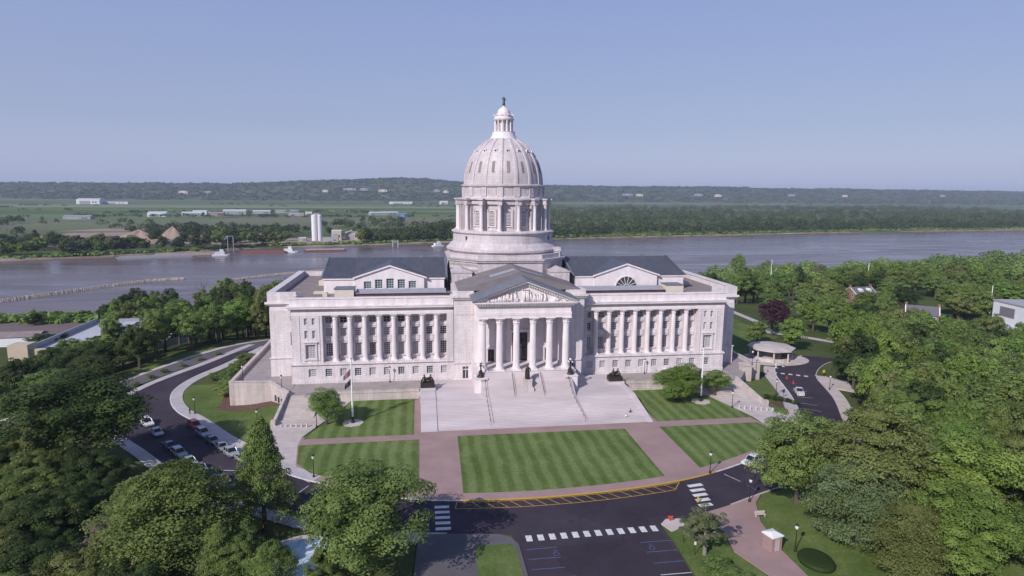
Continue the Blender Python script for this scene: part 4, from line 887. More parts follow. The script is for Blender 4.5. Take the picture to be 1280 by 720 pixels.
n2=24
for k in range(n2): y=-20.0+k*.30; b.box(-11.6,11.6,y,-12.9,2.6+k*4.6/n2,2.6+(k+1)*4.6/n2)
b.box(-26.5,26.5,-13.9,-3.0,2.0,2.6)
st=empty('great_steps',(0,-33,0),0,'broad flight of pale marble steps rising from the brown walkway to the columned portico','steps')
b.v=[(x,y+33,z) for x,y,z in b.v]; b.build('stair_flight',M['steps'],st)
for s in(-1,1):
    b=MB(); x0,x1=(22.9,26.55) if s<0 else (22.4,26.6)
    xc=x0 if s<0 else 25.4
    b.prism([(xc,-33.2),(x1,-33.2),(x1,-20),(xc,-20)],-.1,[.40,.40,2.80,2.80]); b.prism([(xc,-20),(x1,-20),(x1,-12),(xc,-12)],-.1,2.80)
    b.box(x0-.1,x1+.1,-12.0,-8.4,-.2,3.25)
    if s<0:b.mirror()
    b.v=[(x,y+33,z) for x,y,z in b.v]; b.build('cheek_pedestal',M['steps'],st)
    b=MB(); b.box(10.0,13.1,-15.2,-11.9,1.8,6.15); b.box(9.9,13.25,-15.35,-11.8,6.15,6.35)
    if s<0:b.mirror()
    b.v=[(x,y+33,z) for x,y,z in b.v]; b.build('lamp_pedestal',M['marble_plain'],st)
    for a in((10.6,-15.6,10.9,-31.8),(3.6,-14,3.7,-19.8)):
        b=MB(); pts=[]
        for k in range(9):
            t=k/8; y=a[1]+(a[3]-a[1])*t; x=a[0]+(a[2]-a[0])*t
            z=.2+max(0,min(1,(y+33)/13))*2.4+ (0 if y<-20 else (y+20)/7.2*4.6); pts.append((s*x,y+33,z+.95)); b.tube([(s*x,y+33,z-.1),(s*x,y+33,z+.95)],.035,4)
        b.tube(pts,.05,5); b.build('handrail',M['bronze'],st)
# ------------------------------------------------------------ figures, statues, lamps, poles
def skin_mesh(name,verts,edges,radii,m,root=0,sub=1):
    me=bpy.data.meshes.new(name); me.from_pydata(verts,edges,[]); o=bpy.data.objects.new(name,me); col.objects.link(o)
    sk=o.modifiers.new('s','SKIN'); 
    for i,r in enumerate(radii): me.skin_vertices[0].data[i].radius=(r,r)
    me.skin_vertices[0].data[root].use_root=True
    if sub: o.modifiers.new('d','SUBSURF').levels=sub
    bpy.context.view_layer.update(); dg=bpy.context.evaluated_depsgraph_get(); nm=bpy.data.meshes.new_from_object(o.evaluated_get(dg)); nm.name=name
    bpy.data.objects.remove(o); nm.materials.clear(); nm.materials.append(m); nm.polygons.foreach_set('use_smooth',[True]*len(nm.polygons)); return nm
def bodyverts(pose='stand'):
    # pelvis, chest, neck, head, arms, legs (height 1.75)
    v=[(0,0,.95),(0,0,1.15),(0,0,1.38),(0,0,1.5),(0,-.02,1.64),(.18,0,1.40),(.24,.03,1.12),(.25,-.10,.88),(-.18,0,1.40),(-.24,.03,1.12),(-.25,-.10,.88),(.10,0,.90),(.12,-.04,.50),(.12,.02,.08),(.12,-.14,.04),(-.10,0,.90),(-.12,.06,.50),(-.12,.10,.08),(-.12,-.04,.04)]
    e=[(0,1),(1,2),(2,3),(3,4),(2,5),(5,6),(6,7),(2,8),(8,9),(9,10),(0,11),(11,12),(12,13),(13,14),(0,15),(15,16),(16,17),(17,18)]
    r=[.14,.14,.15,.06,.10,.06,.045,.035,.06,.045,.035,.09,.065,.045,.035,.09,.065,.045,.035]
    if pose=='sit':
        v[11]=(.10,0,.45);v[15]=(-.10,0,.45);
        for i in range(11): v[i]=(v[i][0],v[i][1],v[i][2]-.47)
        v[12]=(.14,-.42,.48);v[13]=(.14,-.46,.08);v[14]=(.14,-.6,.05);v[16]=(-.14,-.42,.46);v[17]=(-.14,-.50,.08);v[18]=(-.14,-.64,.05)
        v[7]=(.2,-.3,.52);v[10]=(-.2,-.3,.52)
    return v,e,r
body=skin_mesh('person',*bodyverts(),M['skin']); bodys=skin_mesh('person',*bodyverts('sit'),M['skin'])
def person(x,y,z,rz,pose,shirt,legs,label):
    me=(body if pose=='stand' else bodys).copy(); o=bpy.data.objects.new('person',me); col.objects.link(o); o.location=(x,y,z); o.rotation_euler=(0,0,rz); tag(o,label,'person')
    dz=0 if pose=='stand' else -.47
    me.materials.clear(); me.materials.append(M['skin']); me.materials.append(shirt); me.materials.append(legs)
    for p in me.polygons:
        c=p.center; zc=c.z
        if pose=='stand': p.material_index=0 if zc>1.47 or (abs(c.x)>.2 and zc<1.2) else (1 if zc>.97 else 2)
        else: p.material_index=0 if zc>1.0 or (zc<.62 and zc>.5 and abs(c.x)>.17) else (1 if zc>.55 and c.y>-.2 else 2)
    f=MB(); hz0=1.64+dz
    f.ball((0,.012,hz0+.03),(.105,.115,.115),10); ho=f.build('hair',M['black'],o,smooth=True)
    return o
person(21.0,-30.6,.20,R(160),'sit',M['shirtw'],M['shirtd'],'person in white shirt sitting at the right end of the steps')
person(22.6,-28.9,.70,R(200),'sit',M['car_grey'],M['shirtd'],'person in grey top sitting on the steps, nearer the right pedestal')
person(-83.6,-5.8,hz(-83.6,-5.8)+.17,R(60),'stand',M['shirtd'],M['shirtd'],'person in dark clothes standing on the pavement above the red car')
person(69.5,3.0,hz(69.5,3)+.05,R(20),'stand',M['shirtd'],M['shirtd'],'person in dark clothes standing by the right terrace pier')
# statue on the lantern
def robed(name,h_,arm='up'):
    b=MB(); k=h_/3.0
    b.lathe([(.42*k,0),(.46*k,.1*k),(.40*k,.9*k),(.36*k,1.5*k),(.30*k,1.75*k),(.36*k,2.05*k),(.42*k,2.3*k),(.36*k,2.42*k),(.12*k,2.5*k),(.1*k,2.58*k)],n=12,flut=.1)
    b.ball((0,-.02*k,2.74*k),(.16*k,.18*k,.2*k),10)
    b.tube([(.36*k,0,2.32*k),(.52*k,-.1*k,1.9*k),(.45*k,-.32*k,1.6*k)],[.13*k,.11*k,.08*k],7)
    if arm=='up': b.tube([(-.36*k,0,2.32*k),(-.55*k,-.12*k,2.1*k),(-.42*k,-.3*k,2.55*k)],[.13*k,.1*k,.07*k],7)
    else: b.tube([(-.36*k,0,2.32*k),(-.5*k,-.05*k,1.85*k),(-.4*k,-.3*k,1.45*k)],[.13*k,.11*k,.08*k],7)
    b.tube([(.45*k,-.32*k,1.6*k),(.3*k,-.4*k,1.65*k)],[.09*k,.12*k],6)
    return b
o=robed('x',3.0).build('rooftop_statue',M['verdigris'],smooth=True,loc=(0,33.7,78.65)); tag(o,'small dark robed statue standing on top of the dome lantern','statue')
b=robed('x',3.5,'down'); b.box(-.55,.55,-.5,.5,-.12,0); b.tube([(-.2,.3,0),(-.25,.42,1.6),(-.1,.4,2.7)],[.5,.42,.22],8)
o=b.build('standing_statue',M['bronze'],smooth=True,loc=(-.1,-17.1,6.62)); tag(o,'tall dark bronze statue of a standing figure on the pedestal amid the steps','statue')
PE=empty('statue_pedestal',(-.1,-17.0,2.6),0,'pale stone pedestal under the standing bronze figure in the middle of the steps','pedestal')
b=MB(); b.box(-1.35,1.35,-1.7,1.3,-.2,1.9); b.box(-1.1,1.1,-1.3,1.1,1.9,2.2); b.build('base',M['limestone'],PE)
b=MB(); b.box(-.95,.95,-1.05,.95,2.2,3.7); b.box(-1.05,1.05,-1.15,1.05,3.7,3.9); b.build('die',M['limestone'],PE)
# reclining bronze groups on the cheek pedestals
def group_statue(x,y,z,flip,label):
    b=MB(); b.box(-1.8,1.8,-1.25,1.25,0,.95); b.box(-1.7,1.7,-1.15,1.15,.95,1.25)
    def fig(sx):
        b.tube([(sx*.25,0,1.35),(sx*.55,.1,1.9),(sx*.75,.1,2.45)],[.38,.36,.34],8); b.ball((sx*.8,.02,2.98),(.22,.24,.27),8); b.tube([(sx*.75,.1,2.45),(sx*.8,.05,2.8)],[.2,.13],6)
        b.tube([(sx*.3,0,1.45),(sx*1.0,-.5,1.75),(sx*1.35,-.75,1.3)],[.3,.25,.15],7); b.tube([(sx*.2,.1,1.4),(sx*1.1,.2,1.45),(sx*1.6,.1,1.35)],[.28,.2,.12],7)
        b.tube([(sx*.95,.1,2.5),(sx*1.3,.0,2.0),(sx*1.55,-.2,1.55)],[.16,.13,.1],6); b.tube([(sx*.5,.0,2.5),(sx*.15,-.3,2.15),(sx*-.1,-.35,2.5)],[.16,.12,.09],6)
    fig(1); fig(-1 if not flip else -.55)
    if flip: b.tube([(-.9,.3,1.3),(-1.3,.2,1.7),(-1.6,.1,1.35)],[.3,.25,.1],7)
    b.tube([(-1.5,.6,1.3),(0,.7,1.9),(1.5,.6,1.4)],[.2,.35,.2],7)
    return tag(b.build('bronze_group',M['bronze'],loc=(x,y,z)),label,'statue','bronze figure groups on the step pedestals')
group_statue(-24.8,-10.3,3.25,False,'dark bronze group of reclining figures on the pedestal left of the steps')
group_statue(24.5,-10.3,3.25,True,'dark bronze group of reclining figures on the pedestal right of the steps')
# bronze candelabra
def candelabrum(x,y,z,label):
    e=empty('bronze_lamp_standard',(x,y,z),0,label,'lamp','bronze lamps flanking the portico')
    b=MB(); b.lathe([(1.05,0),(1.0,.25),(.6,.5),(.45,.9),(.3,1.2),(.36,1.5),(.2,1.8),(.17,3.2),(.3,3.4),(.16,3.5)],n=12)
    for k in range(4): a=R(45+90*k); b.tube([(.5*math.cos(a),.5*math.sin(a),.3),(.55*math.cos(a),.55*math.sin(a),1.0),(.3*math.cos(a),.3*math.sin(a),1.6)],[.2,.18,.14],6); b.tube([(0,0,2.9),(.45*math.cos(a),.45*math.sin(a),2.8),(.6*math.cos(a),.6*math.sin(a),3.05)],[.07,.06,.06],5)
    b.build('stem',M['bronze'],e,smooth=True)
    b=MB(); b.ball((0,0,3.85),.33,10); b.build('globe',M['lamp'],e,smooth=True)
    for k in range(4): a=R(45+90*k); b=MB(); b.ball((.6*math.cos(a),.6*math.sin(a),3.28),.21,8); b.build('globe',M['lamp'],e,smooth=True)
candelabrum(-11.5,-13.6,6.35,'ornate bronze lamp standard on the left portico pedestal'); candelabrum(11.5,-13.6,6.35,'ornate bronze lamp standard on the right portico pedestal')
# street lamps
def street_lamp():
    e=empty('street_lamp',(0,0,0)); b=MB(); b.lathe([(.22,0),(.22,.25),(.13,.5),(.08,.7),(.06,3.4),(.11,3.5),(.05,3.55)],n=10); b.build('post',M['black'],e)
    b=MB(); b.lathe([(.13,3.5),(.26,3.75),(.28,4.1),(.16,4.3)],n=10); b.build('globe',M['lamp'],e); b=MB(); b.lathe([(.3,4.1),(.22,4.3),(.05,4.45),(.02,4.6)],n=10); b.build('cap',M['black'],e); return e
lp=street_lamp()
LP=[(-63.8,-20.9,'beside the left side steps'),(-46.1,-52.6,'at the kerb corner of the left lawn'),(27.6,-60.2,'at the kerb in front of the right crossing'),(-72.5,1.0,'on the front parapet of the left bastion'),(-61.2,-6.6,'at the inner corner of the left bastion'),(-34.6,-1.6,'against the left wing behind the flagpole lawn'),(36,-1.6,'against the right wing behind the round tree'),(29.4,-71.5,'beside the lower brown path'),(28.4,-86.5,'on the grass right of the white topped kiosk'),(-36.2,-58.3,'on the brown walkway by the big lower tree'),(-49.5,-27.5,'at the edge of the left forecourt lawn'),(49.7,-26.2,'at the edge of the right forecourt lawn'),(67.8,-2.6,'on the pier of the right terrace'),(-82.5,-5.6,'on the left pavement beside the parked red car'),(68.5,-14.5,'on the right slope beside the hedge'),(88.2,-9.0,'on the far kerb of the right drive')]
for i,(x,y,t_) in enumerate(LP):
    z=2.0 if y>-8 and abs(x)<77 and abs(x)>30 and not (x>66) else hz(x,y)+.15
    if (x,y)==(-72.5,1.0): z=2.9
    if x==67.8: z=3.9
    o=lp if i==0 else dup(lp,(x,y,z)); o.location=(x,y,z); tag(o,'black street lamp with pale globe '+t_,'lamp','black street lamps')
# flagpoles
def flagpole(x,y,H,label,flags):
    z=hz(x,y)+.15; e=empty('flagpole',(x,y,z),0,label,'flagpole')
    b=MB(); b.lathe([(.24,1.0),(.21,H*.5),(.14,H)],n=10); b.build('pole',M['white'],e)
    b=MB(); b.lathe([(.45,.2),(.42,.5),(.3,.9),(.26,1.6),(.17,1.7)],n=12); b.build('base',M['black'],e)
    b=MB(); b.ball((0,0,H+.15),.17,8); b.build('finial',M['bronze'],e)
    for k,(fz,fl,c,lab) in enumerate(flags):
        bm=MB(); n=10; vs=[]
        for i in range(n+1):
            t=i/n; xx=.12+t*fl*.55; 
            for j in range(2): vs.append((-xx,.12*math.sin(t*9+j),fz-t*fl*.62-(0 if j else 1.55-.5*t)))
        bm.add(vs,[(2*i,2*i+2,2*i+3,2*i+1) for i in range(n)]); o=bm.build('flag',c,smooth=True,loc=(x,y,z)); tag(o,lab,'flag')
    b=MB(); b.lathe([(2.4,0),(2.4,.1),(.5,.12)],n=8); o=b.build('flagpole_pad',M['concrete'],loc=(x,y,z+.05)); tag(o,label.replace('tall white flagpole','octagonal concrete pad under the flagpole'),'pad')
def flagmat(name,c1,c2,s):
    m,t,b=nt(name); tc=N(t,'ShaderNodeTexCoord'); w_=N(t,'ShaderNodeTexWave',bands_direction='Z'); w_.inputs['Scale'].default_value=s; L(t,tc.outputs['Object'],w_.inputs[0]); mx=N(t,'ShaderNodeMix',data_type='RGBA'); mx.inputs[6].default_value=(*c1,1); mx.inputs[7].default_value=(*c2,1); L(t,w_.outputs['Fac'],mx.inputs[0]); L(t,mx.outputs[2],b.inputs['Base Color']); b.inputs['Roughness'].default_value=.8; return m
fm1=flagmat('dark_flag_cloth',(.16,.03,.04),(.25,.22,.24),1.6); fm2=flagmat('navy_flag_cloth',(.02,.025,.06),(.04,.03,.05),1)
flagpole(-41.8,-25.9,15.0,'tall white flagpole on the left forecourt lawn',[(12.9,3.0,fm1,'drooping striped flag, the upper one on the left flagpole'),(10.6,2.6,fm2,'drooping dark flag, the lower one on the left flagpole')])
flagpole(43.9,-21.0,14.2,'tall white flagpole beside the round tree on the right lawn',[(9.0,1.6,fm2,'small furled dark flag on the right flagpole')])
for i,(x,y,H,t_) in enumerate([(247,290,24,'rising from the riverside trees behind the right wing'),(256,194,17,'behind the far grey roofed house'),(248,98,17,'beside the large white building')]):
    b=MB(); b.lathe([(.35,0),(.28,H*.5),(.15,H)],n=8); o=b.build('mast',M['white'],loc=(x,y,hz(x,y))); tag(o,'thin pale mast '+t_,'mast')
# bollards
def bollards(P,label,grp):
    b=MB(); b.lathe([(.22,0),(.22,.75),(.17,.85),(.05,.9)],n=10); o=b.build('bollard',M['limestone']); 
    for i,(x,y) in enumerate(P):
        q=o if i==0 else o.copy(); 
        if i: col.objects.link(q)
        q.location=(x,y,hz(x,y)+.14); tag(q,label,'bollard',grp)
bollards([(-58.6+1.15*k,-25.8-.2*k) for k in range(7)],'short stone bollard in the row across the left forecourt','bollards across the left forecourt')
bollards([(51.2+1.2*k,-27.0-.45*k) for k in range(7)],'short stone bollard in the row across the right forecourt','bollards across the right forecourt')
# ------------------------------------------------------------ vehicles
def car_mesh(kindc):
    P={'sedan':dict(L=4.7,W=1.8,body=[(-2.3,.35),(-2.35,.62),(-2.2,.82),(-1.7,.88),(-.6,.95)],hood=.92,cab=[(-.95,.93),(-.35,1.42),(.85,1.44),(1.55,.98)],tail=1.0),
       'suv':dict(L=4.7,W=1.9,hood=1.02,cab=[(-.95,1.02),(-.35,1.68),(1.75,1.70),(2.2,1.08)],tail=1.05),
       'pickup':dict(L=5.6,W=1.95,hood=1.08,cab=[(-1.15,1.06),(-.65,1.78),(.45,1.8),(.75,1.1)],tail=1.05)}[kindc]
    L_,W=P['L'],P['W']; h2=L_/2
    b=MB()
    prof=[(-h2+.05,.30),(-h2,.55),(-h2+.08,.80),(-h2+.5,P['hood']-.08),(-.95,P['hood']),(h2-.35 if kindc!='pickup' else .75,P['tail']),(h2-.02,P['tail']-.1),(h2,.55),(h2-.05,.32)]
    n=len(prof); vs=[]
    for s,ins in((-1,.10),(-1,0),(1,0),(1,.10)):
        for x,z in prof:
            yy=s*(W/2-ins*(1 if z<.5 or z>.75 else .6)); vs.append((x,yy,z+(.0 if ins else -.05 if z>.7 else 0)))
    fs=[tuple(range(n-1,-1,-1)),tuple(3*n+i for i in range(n))]
    for k in range(3):
        for i in range(n): fs.append((k*n+i,k*n+(i+1)%n,(k+1)*n+(i+1)%n,(k+1)*n+i))
    if kindc=='pickup':
        b.add(vs,fs); b.box(.8,2.75,-.93,-.83,1.0,1.2); b.box(.8,2.75,.83,.93,1.0,1.2); b.box(2.68,2.78,-.83,.83,1.0,1.2)
    else: b.add(vs,fs)
    c=P['cab']; r=MB(); wi=.20
    top=[(c[1][0],c[1][1]),(c[2][0],c[2][1])]
    r.add([(top[0][0],-W/2+wi+.02,top[0][1]),(top[1][0],-W/2+wi+.02,top[1][1]),(top[1][0],W/2-wi-.02,top[1][1]),(top[0][0],W/2-wi-.02,top[0][1]),(top[0][0]+.05,-W/2+wi+.05,top[0][1]+.05),(top[1][0]-.08,-W/2+wi+.05,top[1][1]+.04),(top[1][0]-.08,W/2-wi-.05,top[1][1]+.04),(top[0][0]+.05,W/2-wi-.05,top[0][1]+.05)],[(0,3,2,1),(4,5,6,7),(0,1,5,4),(1,2,6,5),(2,3,7,6),(3,0,4,7)])
    for s in(-1,1):
        for a,d in((c[0],c[1]),(c[3],c[2]),(((c[1][0]+c[2][0])/2,c[0][1]),((c[1][0]+c[2][0])/2,c[1][1]))): r.tube([(a[0],s*(W/2-.06),a[1]),(d[0],s*(W/2-wi),d[1])],.045,4)
    g=MB(); g.add([(c[0][0],-W/2+.07,c[0][1]),(c[1][0],-W/2+wi+.01,c[1][1]),(c[2][0],-W/2+wi+.01,c[2][1]),(c[3][0],-W/2+.07,c[3][1]),(c[0][0],W/2-.07,c[0][1]),(c[1][0],W/2-wi-.01,c[1][1]),(c[2][0],W/2-wi-.01,c[2][1]),(c[3][0],W/2-.07,c[3][1])],[(0,1,2,3),(7,6,5,4),(0,4,5,1),(2,6,7,3),(1,5,6,2)])
    return b,r,g,L_,W
def car(x,y,rz,kindc,colr,label,group=None,zz=None):
    b,r,g,L_,W=car_mesh(kindc); nm={'sedan':'parked_car','suv':'parked_suv','pickup':'pickup_truck'}[kindc]
    e=empty(nm,(x,y,(hz(x,y)+.06) if zz is None else zz),rz,label,'pickup' if kindc=='pickup' else 'car',group)
    # tilt with the slope
    sl_=(hz(x+math.cos(rz)*2,y+math.sin(rz)*2)-hz(x-math.cos(rz)*2,y-math.sin(rz)*2))/4; e.rotation_euler=(0,-math.atan(sl_),rz)
    cm_=M['car_'+colr]; b.build('body',cm_,e,smooth='auto'); r.build('roof',cm_,e); g.build('windows',M['carglass'],e)
    for sx in(-1,1):
        for sy in(-1,1):
            w_=MB(); cx=sx*(L_/2-.85); cy=sy*(W/2-.12)
            for k in range(1):
                n=14; vs=[]; 
                for yy in(cy-.12,cy+.13):
                    for j in range(n): a=2*math.pi*j/n; vs.append((cx+.34*math.cos(a),yy,.34+.34*math.sin(a)))
                w_.add(vs,[tuple(range(n)),tuple(range(2*n-1,n-1,-1))]+[((j+1)%n,j,n+j,n+(j+1)%n) for j in range(n)])
            wo=w_.build('wheel',M['rubber'],e); q=MB(); vs=[(cx+.2*math.cos(2*math.pi*j/10),cy+sy*.135,.34+.2*math.sin(2*math.pi*j/10)) for j in range(10)]; q.add(vs,[tuple(range(10))]); q.build('hubcap',M['car_silver'],wo)
    for sy in(-1,1):
        f=MB(); f.box(-L_/2-.01,-L_/2+.15,sy*(W/2-.38)-.18,sy*(W/2-.38)+.18,.58,.74); f.build('headlight',M['lamp'],e); f=MB(); f.box(L_/2-.12,L_/2+.01,sy*(W/2-.3)-.14,sy*(W/2-.3)+.14,.66,.86); f.build('tail_light',M['red_lens'],e)
    return e
def hd(dx_,dy_): return math.atan2(dy_,dx_)
dl=hd(-11,14)
car(-79.4,-15.0,dl,'suv','red','small red car at the head of the right-hand row on the left drive')
car(-76.0,-20.0,dl,'suv','silver','silver car parked directly behind the small red one')
car(-72.4,-25.0,dl,'sedan','grey','dark grey car, third in the row behind the red one')
for i,(x,y,c,k) in enumerate([(-68.9,-30.0,'silver','sedan'),(-65.5,-35.2,'silver','suv'),(-61.9,-40.2,'silver','sedan')]): car(x,y,hd(-10,15),k,c,['silver saloon fourth in the row behind the red one','silver estate fifth in the row behind the red one','silver saloon last in the row before the slender tree'][i])
car(-91.2,-11.8,dl,'suv','white','white car at the outer edge of the left drive, opposite the red one')
car(-86.6,-18.3,dl,'sedan','silver','silver car just behind the white one at the outer edge')
car(-80.6,-26.9,hd(-9,10.5),'sedan','blue','dark blue car at the head of the left kerbside row')
car(-77.2,-31.2,hd(-9,10.5),'suv','silver','silver car second in the left kerbside row')
car(-73.6,-35.6,hd(-9,11),'sedan','silver','silver saloon third in the left kerbside row')
car(-70.1,-40.0,hd(-9,11.5),'sedan','grey','grey saloon fourth in the left kerbside row')
car(-66.7,-44.4,hd(-9,12),'sedan','black','black saloon fifth in the left kerbside row')
car(-63.2,-48.9,hd(-9,12),'sedan','black','black saloon sixth in the left kerbside row')
car(-57.6,-45.6,hd(-9,12.5),'sedan','white','white car on the left drive beside the slender tree')
car(-49.8,-61.6,hd(-12,7.5),'sedan','maroon','dark maroon car parked below the slender tree')
car(-42.6,-65.8,hd(-12,5.5),'suv','silver','pale silver car half hidden by the big lower tree')
car(37.9,-57.0,hd(12,6.4),'suv','white','white car parked at the kerb right of the brown walkway')
car(77.4,-11.2,hd(-5,-12),'pickup','white','white pickup parked along the right drive')
# cones, barrier, signs
b=MB(); b.box(-.22,.22,-.22,.22,0,.05); b.lathe([(.17,.05),(.03,.75)],n=10); co=b.build('traffic_cone',M['red']); 
for i,(x,y,t_) in enumerate([(82.3,2.6,'nearer the white barrier'),(81.4,-2.2,'nearer the white pickup'),(80.2,9.6,'at the end of the far crossing')]):
    o=co if i==0 else co.copy(); 
    if i: col.objects.link(o)
    o.location=(x,y,hz(x,y)+.06); o.scale=(1.4,1.4,1.4); tag(o,'red traffic cone on the right drive '+t_,'cone','red cones on the right drive')
e=empty('road_barrier',(87.2,14.6,hz(87.2,14.6)+.06),R(20),'white road barrier frame across the drive by the round shelter','barrier')
b=MB(); b.box(-1.9,1.9,-.15,.15,.8,1.4); b.build('board',M['white'],e)
for x in(-1.6,1.6): b=MB(); b.box(x-.1,x+.1,-.6,.6,0,.12); b.box(x-.1,x+.1,-.08,.08,.12,1.5); b.build('leg',M['white'],e)
def sign(x,y,rz,H,w_,hh,m,label,cat='sign'):
    e=empty('road_sign',(x,y,hz(x,y)+.1),rz,label,cat); b=MB(); b.lathe([(.05,0),(.05,H)],n=6); b.build('post',M['black'],e); b=MB(); b.box(-w_/2,w_/2,-.1,-.06,H-hh,H); b.build('panel',m,e)
sign(20.4,-70.6,R(10),1.1,.35,1.0,M['yellow'],'small yellow crossing sign standing on the road by the right crossing')
sign(13.3,-75.9,R(-10),1.0,.8,.6,M['red'],'small red notice board on the kerb corner')
sign(33.2,-66.2,R(20),2.2,.4,.55,M['car_blue'],'small blue parking sign on the far kerb of the road')
sign(95.2,4.0,R(10),1.9,.9,.9,M['yellow'],'yellow diamond sign on the kerb of the right drive')
sign(69.8,-15.8,R(0),2.2,.7,.9,M['car_blue'],'small blue and dark sign on the right grass slope')
sign(12.9,-82,R(0),2.2,.3,.5,M['white'],'white parking sign nearest the kerb corner on the right verge')
sign(13.1,-85.5,R(0),2.2,.3,.5,M['white'],'white parking sign left of the leaning grey tree')
sign(13.0,-89.4,R(0),1.6,.3,.4,M['white'],'white parking sign lowest on the right verge')
# kiosk on the lower path
e=empty('kiosk',(25.4,-85.3,hz(25,-85)+.15),R(15),'small beige kiosk with white hipped top beside the lower brown path','kiosk')
b=MB(); b.box(-.95,.95,-.95,.95,0,2.2); b.build('body',M['aggregate'],e)
b=MB(); b.box(-1.1,1.1,-1.1,1.1,2.2,2.4); b.add([(-1.1,-1.1,2.4),(1.1,-1.1,2.4),(1.1,1.1,2.4),(-1.1,1.1,2.4),(-.3,0,2.75),(.3,0,2.75)],[(0,1,5,4),(1,2,5),(2,3,4,5),(3,0,4)]); b.build('roof',M['white'],e)
b=MB(); b.box(-.45,.45,-.99,-.955,.1,2.0); b.build('panel',M['concrete'],e)
# park bench
e=empty('park_bench',(28.6,-76.4,hz(28.6,-76.4)+.15),0,'pale bench beside the lower brown path','bench')
b=MB(); b.box(-.9,.9,-.25,.25,.4,.46); b.build('seat',M['concrete'],e); b=MB(); b.box(-.9,.9,.22,.28,.5,.9); b.build('backrest',M['concrete'],e)
for x in(-.75,.75): b=MB(); b.box(x-.05,x+.05,-.22,.22,0,.4); b.build('leg',M['concrete'],e)
# fountain basin lower left
e=empty('fountain',(-43.4,-80.0,hz(-43,-80)),0,'round fountain basin of pale blue foaming water among the lower left trees','fountain')
b=MB(); b.lathe([(6.2,0),(6.2,.8),(5.8,.8),(5.8,.4)],n=40); b.build('rim',M['concrete'],e); b=MB(); b.lathe([(5.85,.3),(5.85,.55),(.1,.62)],n=40); b.build('water',M['poolwater'],e)
# octagonal shelter right
e=empty('round_shelter',(90.5,25.5,hz(90.5,25.5)),0,'low octagonal shelter with flat pale roof beside the right drive','shelter')
b=MB(); b.lathe([(7.4,3.6),(7.7,3.7),(7.7,4.1),(5.5,4.5),(.4,4.9)],n=8,a0=R(22.5)); b.build('roof',M['concrete'],e)
b=MB(); b.lathe([(6.3,.1),(6.3,1.2),(6.0,1.2),(6.0,.1)],n=32); b.build('low_wall',M['limestone'],e)
for k in range(8): a=R(22.5+45*k); b=MB(); b.lathe([(.3,.0),(.25,3.7)],6.6*math.cos(a),6.6*math.sin(a),10); b.build('post',M['limestone'],e)
b=MB(); b.lathe([(3.6,.1),(3.6,3.6)],n=8,a0=R(22.5)); b.build('core',M['greywall'],e)
b=MB(); P=[(90.5+12*math.cos(a),24.0+8.5*math.sin(a)) for a in np.linspace(0,2*math.pi,28)[:-1]]; drape('shelter_paving',P,.12,M['concrete'],2.5)
# ------------------------------------------------------------ other buildings
def house(x,y,rz,w_,d,hh,rh,label,z=None):
    e=empty('brick_house',(x,y,hz(x,y) if z is None else z),rz,label,'house')
    b=MB(); b.box(-w_/2,w_/2,-d/2,d/2,-2,hh); 
    for s in(-1,1): b.add([(s*w_/2,-d/2,hh),(s*w_/2,d/2,hh),(s*w_/2,0,hh+rh)],[(0,1,2)])
    b.build('wall',M['brick'],e)
    b=MB(); b.add([(-w_/2-.4,-d/2-.5,hh-.25),(w_/2+.4,-d/2-.5,hh-.25),(w_/2+.4,0,hh+rh+.12),(-w_/2-.4,0,hh+rh+.12),(w_/2+.4,d/2+.5,hh-.25),(-w_/2-.4,d/2+.5,hh-.25)],[(0,1,2,3),(3,2,4,5)]); ro=b.build('roof',M['shingle'],e)
    for s in(-1,1):
        b=MB(); b.box(s*w_/2-.5,s*w_/2+.5,-.5,.5,hh+rh-1.4,hh+rh+1.3); b.build('chimney',M['brick'],ro)
        b=MB(); 
        for t in(-1,1): b.add([(s*(w_/2+.42),t*(d/2+.5),hh-.3),(s*(w_/2+.42),0,hh+rh+.1),(s*(w_/2+.42),0,hh+rh+.4),(s*(w_/2+.42),t*(d/2+.5),hh),(s*(w_/2+.02),t*(d/2+.5),hh),(s*(w_/2+.02),0,hh+rh+.4)],[(0,1,2,3),(3,2,5,4)])
        b.build('gable_coping',M['whitewall'],ro)
    n=int(w_//3)
    for fl in(0,1):
        for k in range(n):
            xx=-w_/2+(k+.5)*w_/n; b=MB(); b.box(xx-.6,xx+.6,-d/2-.06,-d/2-.01,1+fl*3.0,2.7+fl*3.0); wo=b.build('window',M['whitewall'],e); b=MB(); b.box(xx-.45,xx+.45,-d/2-.09,-d/2-.065,1.15+fl*3,2.55+fl*3); b.build('pane',M['glass'],wo)
            
    for fl in(0,1):
        for k in(-1,1):
            b=MB(); yy=k*d/4; b.box(-w_/2-.06,-w_/2-.01,yy-.55,yy+.55,1+fl*3.0,2.7+fl*3.0); wo=b.build('window',M['whitewall'],e); b=MB(); b.box(-w_/2-.09,-w_/2-.065,yy-.42,yy+.42,1.15+fl*3,2.55+fl*3); b.build('pane',M['glass'],wo)
    return e
house(206.5,93,R(-38),13,9.5,6.4,3.4,'red brick house with grey roof and white gable ends among the right trees',-8.6)
ho=house(219,152,R(8),14,9,5.6,3.2,'grey roofed brick house with dormers half hidden by trees, the farther one',-7.8)
for x in(-2.5,3.2):
    b=MB(); b.box(x-.8,x+.8,-4.1,-1.5,5.9,7.6); b.add([(x-1,-4.2,7.6),(x+1,-4.2,7.6),(x,-4.2,8.4),(x-1,-1,7.6),(x+1,-1,7.6),(x,-1,8.4)],[(0,1,2),(0,2,5,3),(1,4,5,2)]); b.build('dormer',M['whitewall'],ho)
e=empty('white_building',(214,64,-7.4),R(-9),'large plain white building with grey roof edge at the right border','building')
b=MB(); b.box(0,45,-60,0,7.2,16.2); b.build('upper_storey',M['whitewall'],e)
